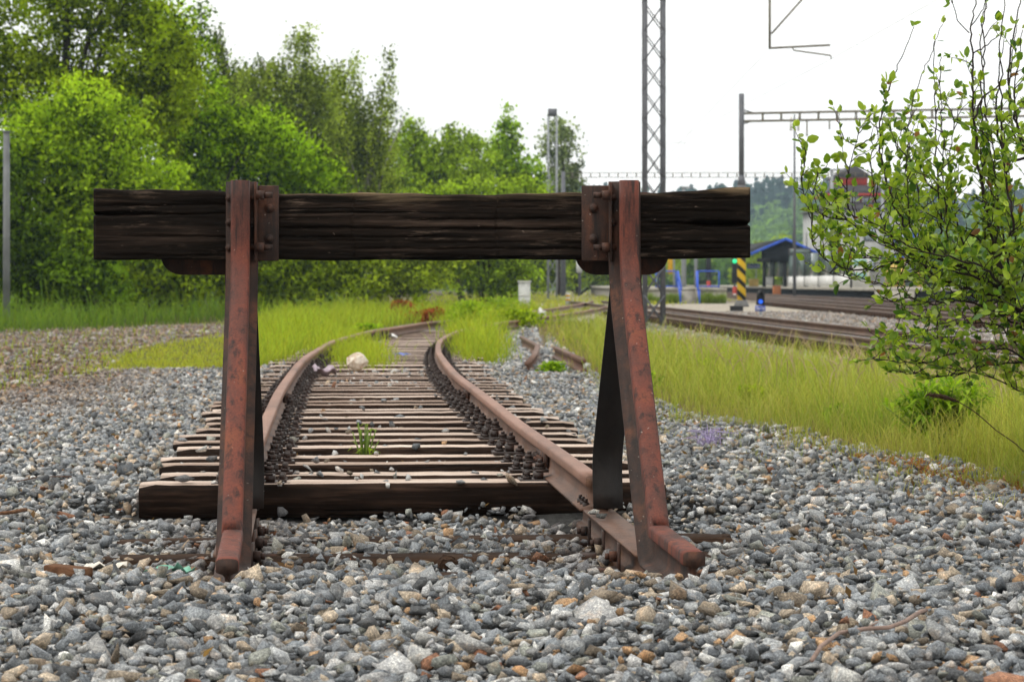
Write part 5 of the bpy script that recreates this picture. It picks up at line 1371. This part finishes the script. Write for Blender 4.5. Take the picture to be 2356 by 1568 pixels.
# ------------------------------------------------------------------ litter on the ground
def lump(name, x, y, rad, mat, label, cat, zoff=0, sc=(1, 1, 1), seed=3, npts=40):
    q = G(x, y); rr = np.random.default_rng(seed); p = rr.normal(size=(npts, 3)); p /= np.linalg.norm(p, axis=1)[:, None]; p *= rr.uniform(.8, 1, (npts, 1)); p = p * rad * np.array(sc)
    bm = bmesh.new(); [bm.verts.new(v) for v in p]; bmesh.ops.convex_hull(bm, input=bm.verts); bmesh.ops.delete(bm, geom=[v for v in bm.verts if not v.link_faces], context='VERTS')
    bmesh.ops.subdivide_edges(bm, edges=bm.edges, cuts=1, use_grid_fill=True)
    for v in bm.verts: v.co += Vector(rr.normal(size=3) * rad * .035)
    me = bpy.data.meshes.new(name); bm.to_mesh(me); bm.free(); me.materials.append(M[mat]); o = bpy.data.objects.new(name, me); C.objects.link(o)
    o.location = (q[0], q[1], float(hgt(*q)) + zoff); return tag(o, label, cat)
lump('mortar_lump', 822, 880, .135, 'rocklump', 'whitish brown lump of brick and mortar lying on the sleepers', 'rock', .12, (1, .9, .85))
lump('nest_clump', 1028, 1312, .045, 'sleeper_dark', 'dark brown clump of matted roots on the gravel under the beam', 'clump', .035, (1, 1, .8), 9)
for (xx, yy_, lb) in ((1366, 1172, 'pale flat stone resting on the flat rail foot by the strut'), (1388, 1190, 'dark grey stone resting on the flat rail foot by the strut')):
    b0 = P(xx, yy_, 9.78 if xx < 1370 else 9.62); rr = np.random.default_rng(xx); pv, pf = near[xx % 40]
    o = mkmesh('loose_stone', pv * np.array([.032, .026, .03]) + np.array([b0[0], b0[1], .142]), [pf], M['stone'], None, False, np.tile((.42, .42, .40) if xx < 1370 else (.16, .165, .16), (len(pv), 1))); tag(o, lb, 'stone')
def sheet(name, x, y, w, d, mat, label, cat, z=.03, crump=.015, rot=0, seed=1):
    q = G(x, y); k = 9; u, v = np.meshgrid(np.linspace(-.5, .5, k), np.linspace(-.5, .5, k)); rr = np.random.default_rng(seed)
    h = crump * (np.sin(u * 9 + seed) + np.cos(v * 7 + seed * 2)) + rr.normal(0, crump * .35, u.shape)
    X = u * w * (1 + .25 * v); Yv = v * d
    Xr = q[0] + X * math.cos(rot) - Yv * math.sin(rot); Yr = q[1] + X * math.sin(rot) + Yv * math.cos(rot)
    V = np.stack([Xr, Yr, hgt(Xr, Yr) + z + h], -1).reshape(-1, 3); i = (np.arange(k - 1)[:, None] * k + np.arange(k - 1)[None]).ravel()
    o = mkmesh(name, V, [np.stack([i, i + 1, i + k + 1, i + k], 1)], M[mat], None, True); m = o.modifiers.new('thick', 'SOLIDIFY'); m.thickness = .0012
    return tag(o, label, cat)
sheet('paper_scrap', 245, 1378, .14, .13, 'paper', 'torn cream paper scrap between the stones at the lower left', 'paper', .05, .010, .3, 4)
sheet('plastic_scrap', 395, 1350, .15, .12, 'greenplastic', 'crumpled pale green plastic film on the gravel beside the left foot', 'plastic', .05, .014, .5, 2)
sheet('plastic_scrap', 748, 886, .22, .4, 'violetplastic', 'faded violet plastic film caught on the sleepers by the mortar lump', 'plastic', .07, .03, .2, 5)
sheet('paper_scrap', 895, 789, .30, .5, 'white', 'bright white paper lying between the far rails', 'paper', .04, .02, .1, 6)
sheet('plastic_scrap', 927, 838, .16, .3, 'bluesign', 'small blue plastic wrapper on the dusty sleepers', 'plastic', .05, .008, .4, 7)
q = G(155, 1418); o = MB().bar((q[0] - .07, q[1] + .05, .14), (q[0] + .07, q[1] - .02, .135), .06, .05).build('wood_chunk', M['chunk'], None, False, .006); tag(o, 'short split chunk of brown wood at the lower left', 'wood')
m = MB(); pts_ = [(1868, 1575), (1890, 1548), (1930, 1524), (1990, 1506), (2045, 1503), (2080, 1487), (2118, 1464), (2132, 1456)]
q = [np.array([*G(x, y, .12), .0]) for x, y in pts_]; q = [np.array([a[0], a[1], float(hgt(a[0], a[1])) + .055]) for a in q]
m.tube(q, [.0055, .006, .0055, .006, .0055, .006, .0065, .005], 7); m.tube([q[3], q[3] + np.array([.04, .05, .01])], [.003, .002], 5); o = m.build('twig', plain('grey_brown_twig', (.24, .17, .14), .8, .3, 40)); tag(o, 'grey brown fallen twig across the gravel at the lower right', 'twig')
for k, (pts_, lb) in enumerate((([(0, 1180), (25, 1178), (60, 1172)], 'brown stick on the gravel at the left edge'), ([(40, 1115), (90, 1105), (165, 1103)], 'thin dry twig on the gravel left of the track'), ([(1875, 1490), (1880, 1530), (1885, 1580)], 'thin dark stalk standing upright in the lower right gravel'))):
    q = [np.array([*G(x, y, .05)]) for x, y in pts_]
    q = [np.array([a[0], a[1], float(hgt(a[0], a[1])) + .05]) for a in q] if k < 2 else [P(1872, 1478, 6.7), P(1870, 1530, 6.65), P(1877, 1590, 6.62)]
    o = MB().tube(q, .009 if k == 0 else .003, 6).build('twig', M['chunk'] if k < 2 else M['twig']); tag(o, lb, 'twig')

m = MB(); a, b_ = P(2290, 988, 13.3), P(2132, 908, 12.9); q = [a + (b_ - a) * t + np.array([0, 0, .05 * math.sin(3.1 * t)]) for t in np.linspace(0, 1, 12)]
m.tube(q, [.003] * 7 + [.009, .013, .014, .011, .004], 6)
for i in range(60):
    t = random.uniform(.58, 1); c = a + (b_ - a) * t + np.array([0, 0, .05 * math.sin(3.1 * t)]); m.tube([c, c + np.array([random.gauss(0, .012), random.gauss(0, .012), random.gauss(0, .012)])], [.003, .0015], 4, False)
m.tube([a + (a - b_) * .9 + np.array([0, 0, -.12]), a + (a - b_) * .3 + np.array([0, 0, -.02]), a], [.004, .0035, .003], 6)
o = m.build('dry_stalk', plain('dark_brown_seed_head', (.09, .05, .03), .9, .4, 30)); tag(o, 'leaning dead stalk with a dark brown seed head before the narrow leaved plant', 'stalk')
# lavender string tangle, brown flecks between the stones
q = G(1632, 1040); m = MB(); z0 = float(hgt(*q))
for i in range(46):
    a = random.uniform(0, 6.28); r0 = random.uniform(0, .09); c = np.array([q[0] + r0 * math.cos(a), q[1] + r0 * math.sin(a) * 1.5, z0 + .02]); dd_ = np.array([random.gauss(0, .06), random.gauss(0, .08), random.uniform(.02, .15)])
    m.tube([c, c + dd_ * .6 + np.array([0, 0, .02]), c + dd_ * np.array([1.4, 1.4, .8])], [.0022, .002, .0015], 4, False)
o = m.build('string_tangle', plain('faded_lavender_string', (.36, .30, .5), .8, .2, 20)); tag(o, 'frayed lavender string tangle on the gravel by the grass edge', 'string')
p = jgrid(-5, 4.3, 5.4, 26, .17); p = p[(np.abs(p[:, 0]) < .2142 * p[:, 1] + .8)]; k, _l = gravel_keep(p, .3); p = p[k & ((R.random(len(p)) < .10) | (p[:, 0] < track_x(p[:, 1]) - 1.6) & (R.random(len(p)) < .3))]
n = len(p); cen = np.stack([p[:, 0], p[:, 1], hgt(p[:, 0], p[:, 1]) + R.uniform(.015, .04, n)], 1)
V, f, cv = leaf_quads(cen, R.uniform(.015, .05, n), np.array([.22, .13, .07]) * R.uniform(.4, 1.5, (n, 1)), 1.2, .5)
tag(mkmesh('leaf_litter', V, [f], M['leaf'], None, False, cv), 'brown leaf and bark flecks scattered over the ballast', 'litter', kind='stuff')

# ------------------------------------------------------------------ far trees and hill
def hillz(X, Y):
    a = sstep(420, 1350, Y)
    top = 31 + .030 * np.clip(X, -200, 400) + 4 * np.sin(X / 61.0) + 3 * np.sin(X / 23.0 + 1) - 16 * sstep(-20, -160, X) * 1.0
    return top * a ** 1.25 - 3
hx = np.linspace(-420, 760, 70); hy = np.linspace(400, 1500, 40); HX, HY = np.meshgrid(hx, hy); HZ = hillz(HX, HY)
ii = (np.arange(39)[:, None] * 70 + np.arange(69)[None]).ravel()
hc = np.tile(np.array([.12, .20, .05]), (HX.size, 1)) * (1 + .3 * wob(HX, HY, .02))[..., None].reshape(-1, 1)
tag(mkmesh('hill', np.stack([HX, HY, HZ], -1).reshape(-1, 3), [np.stack([ii, ii + 1, ii + 71, ii + 70], 1)], M['ground'], None, True, hc), kind='structure')
def crowns(name, X, Y, Z, H, Wd, conif, per, size, pal, label):
    n = len(X); rep = np.repeat(np.arange(n), per); m = len(rep)
    t = R.random(m) ** .8; a = R.uniform(0, 6.28, m)
    rad = np.where(conif[rep], (1 - t) * .9 + .06, np.sqrt(np.clip(1 - (2 * t - 1) ** 2, 0, 1))) * Wd[rep] / 2 * R.uniform(.6, 1.1, m)
    cen = np.stack([X[rep] + rad * np.cos(a), Y[rep] + rad * np.sin(a), Z[rep] + H[rep] * (.08 + .92 * t)], 1)
    col = pal[rep] * R.uniform(.6, 1.4, (m, 1))
    V, f, cv = leaf_quads(cen, size * R.uniform(.6, 1.4, m), col, .5, .8)
    return tag(mkmesh(name, V, [f], M['leaf'], None, False, cv), label, 'forest', kind='stuff')
# forest on the hill
n = 7500; X = R.uniform(-380, 640, n); Y = 560 + (1420 - 560) * R.random(n) ** .6
cl = wob(X, Y, .012, 2); k = (cl > -.15) | (Y > 1050); X, Y = X[k], Y[k]; n = len(X)
con = R.random(n) < np.clip((Y - 800) / 700, .08, .55); Z = hillz(X, Y) - 1
pal = np.where(con[:, None], np.array([[.03, .07, .055]]), np.array([[.15, .25, .06]])) * R.uniform(.7, 1.3, (n, 1))
crowns('hill_forest', X, Y, Z, np.where(con, R.uniform(12, 23, n), R.uniform(7, 14, n)), np.where(con, R.uniform(6, 9, n), R.uniform(8, 14, n)), con, 42, 3.0, pal, 'distant forest with dark conifers covering the hill')
# belt of trees behind the station
n = 250; X = R.uniform(8, 150, n); Y = R.uniform(300, 430, n); k = X < .2142 * Y + 40; X, Y = X[k], Y[k]; n = len(X)
H = R.uniform(5, 11.5, n) * (.75 + .35 * wob(X, Y, .05)); pal = np.where((R.random(n) < .55)[:, None], np.array([[.28, .38, .03]]), np.array([[.10, .19, .025]])) * R.uniform(.75, 1.25, (n, 1))
crowns('tree_belt', X, Y, np.zeros(n) - .5, H, H * R.uniform(.6, .9, n), np.zeros(n, bool), 300, .95, pal, 'bright green belt of trees behind the station')
n = 60; X = R.uniform(-90, 6, n); Y = R.uniform(190, 300, n); H = R.uniform(5, 8.5, n); pal = np.array([[.06, .10, .018]]) * R.uniform(.6, 1.4, (n, 1))
crowns('tree_belt', X, Y, np.zeros(n) - .5, H, H * .9, np.zeros(n, bool), 260, .8, pal, 'green belt of trees far behind the embankment bushes')
# low weeds against the platform end
m_ = 2600; x = np.concatenate([R.uniform(Xp(1490), sx0, m_ // 2), R.uniform(sx1, Xp(1668), m_ // 2)]); y = np.full(m_, YP2 - .25) + R.uniform(-.3, .15, m_)
blades('grass', x, y, R.uniform(.1, .6, m_) * (1 + .5 * wob(x, y, 2)), np.full(m_, .035), R.uniform(.1, .6, m_), jit((.10, .15, .02), m_), jit((.24, .34, .04), m_), 'green weeds growing up the concrete platform end')

# ------------------------------------------------------------------ haze
hz = MB().box(-1700, 1700, -80, 1650, -8, 150).build('haze', None); tag(hz, 'thin pale air haze over the valley', 'haze', kind='stuff')
m, nt, out = newmat('pale_haze'); v = nt.nodes.new('ShaderNodeVolumePrincipled'); v.inputs['Color'].default_value = (.62, .82, 1, 1); v.inputs['Density'].default_value = .00026; v.inputs['Anisotropy'].default_value = .2
nt.links.new(v.outputs[0], out.inputs['Volume']); hz.data.materials.append(m)

# ------------------------------------------------------------------ light, sky, camera
sc_ = bpy.context.scene
SUN_EL, SUN_AZ = math.radians(54), math.radians(258)      # azimuth measured clockwise from +Y
w = bpy.data.worlds.new('World'); sc_.world = w; w.use_nodes = True; nt = w.node_tree; nt.nodes.clear(); b = NB(nt)
sky = b.n('ShaderNodeTexSky'); sky.sky_type = 'NISHITA'; sky.sun_disc = False; sky.sun_elevation = SUN_EL; sky.sun_rotation = SUN_AZ; sky.dust_density = 3; sky.air_density = 1
hs = b.n('ShaderNodeHueSaturation'); hs.inputs['Saturation'].default_value = .12; b.l(sky.outputs[0], hs.inputs['Color'])
tc = b.n('ShaderNodeTexCoord'); mp = b.n('ShaderNodeMapping'); mp.inputs['Scale'].default_value = (1, 1, 3.5); b.l(tc.outputs['Generated'], mp.inputs[0])
cloud = b.ramp(b.noise(mp.outputs[0], 3.2, 5, .6), [(.3, (16.6, 16.0, 15.1)), (.7, (18.2, 17.7, 16.9))])
col = b.mix(.86, hs.outputs[0], cloud)
bgd = b.n('ShaderNodeBackground'); bgd.inputs['Strength'].default_value = .10; b.l(col, bgd.inputs[0])
wo = b.n('ShaderNodeOutputWorld'); b.l(bgd.outputs[0], wo.inputs[0])
sl = bpy.data.lights.new('sun', 'SUN'); sl.energy = 1.5; sl.angle = math.radians(14); sl.color = (1, .955, .88)
so = bpy.data.objects.new('sun', sl); C.objects.link(so)
dv = Vector((math.sin(SUN_AZ) * math.cos(SUN_EL), math.cos(SUN_AZ) * math.cos(SUN_EL), math.sin(SUN_EL)))
so.rotation_euler = dv.to_track_quat('Z', 'Y').to_euler(); so.location = (0, -20, 40)
cam = bpy.data.cameras.new('camera'); co = bpy.data.objects.new('camera', cam); C.objects.link(co)
co.location = (0, 0, HC); co.rotation_euler = (math.pi / 2, 0, 0)
cam.sensor_width = 36; cam.lens = 36 * F / 2356; cam.shift_y = -(784 - YH) / 2356; cam.clip_end = 4000; cam.clip_start = .1
cam.dof.use_dof = True; cam.dof.focus_distance = 9.0; cam.dof.aperture_fstop = 8.5
sc_.camera = co
sc_.view_settings.view_transform = 'Standard'; sc_.view_settings.look = 'None'; sc_.view_settings.exposure = -.12; sc_.view_settings.gamma = 1
cy = sc_.cycles
cy.max_bounces = 6; cy.diffuse_bounces = 3; cy.glossy_bounces = 2; cy.transmission_bounces = 4; cy.volume_bounces = 0; cy.transparent_max_bounces = 6
cy.use_denoising = True; cy.use_adaptive_sampling = True; cy.adaptive_threshold = .02
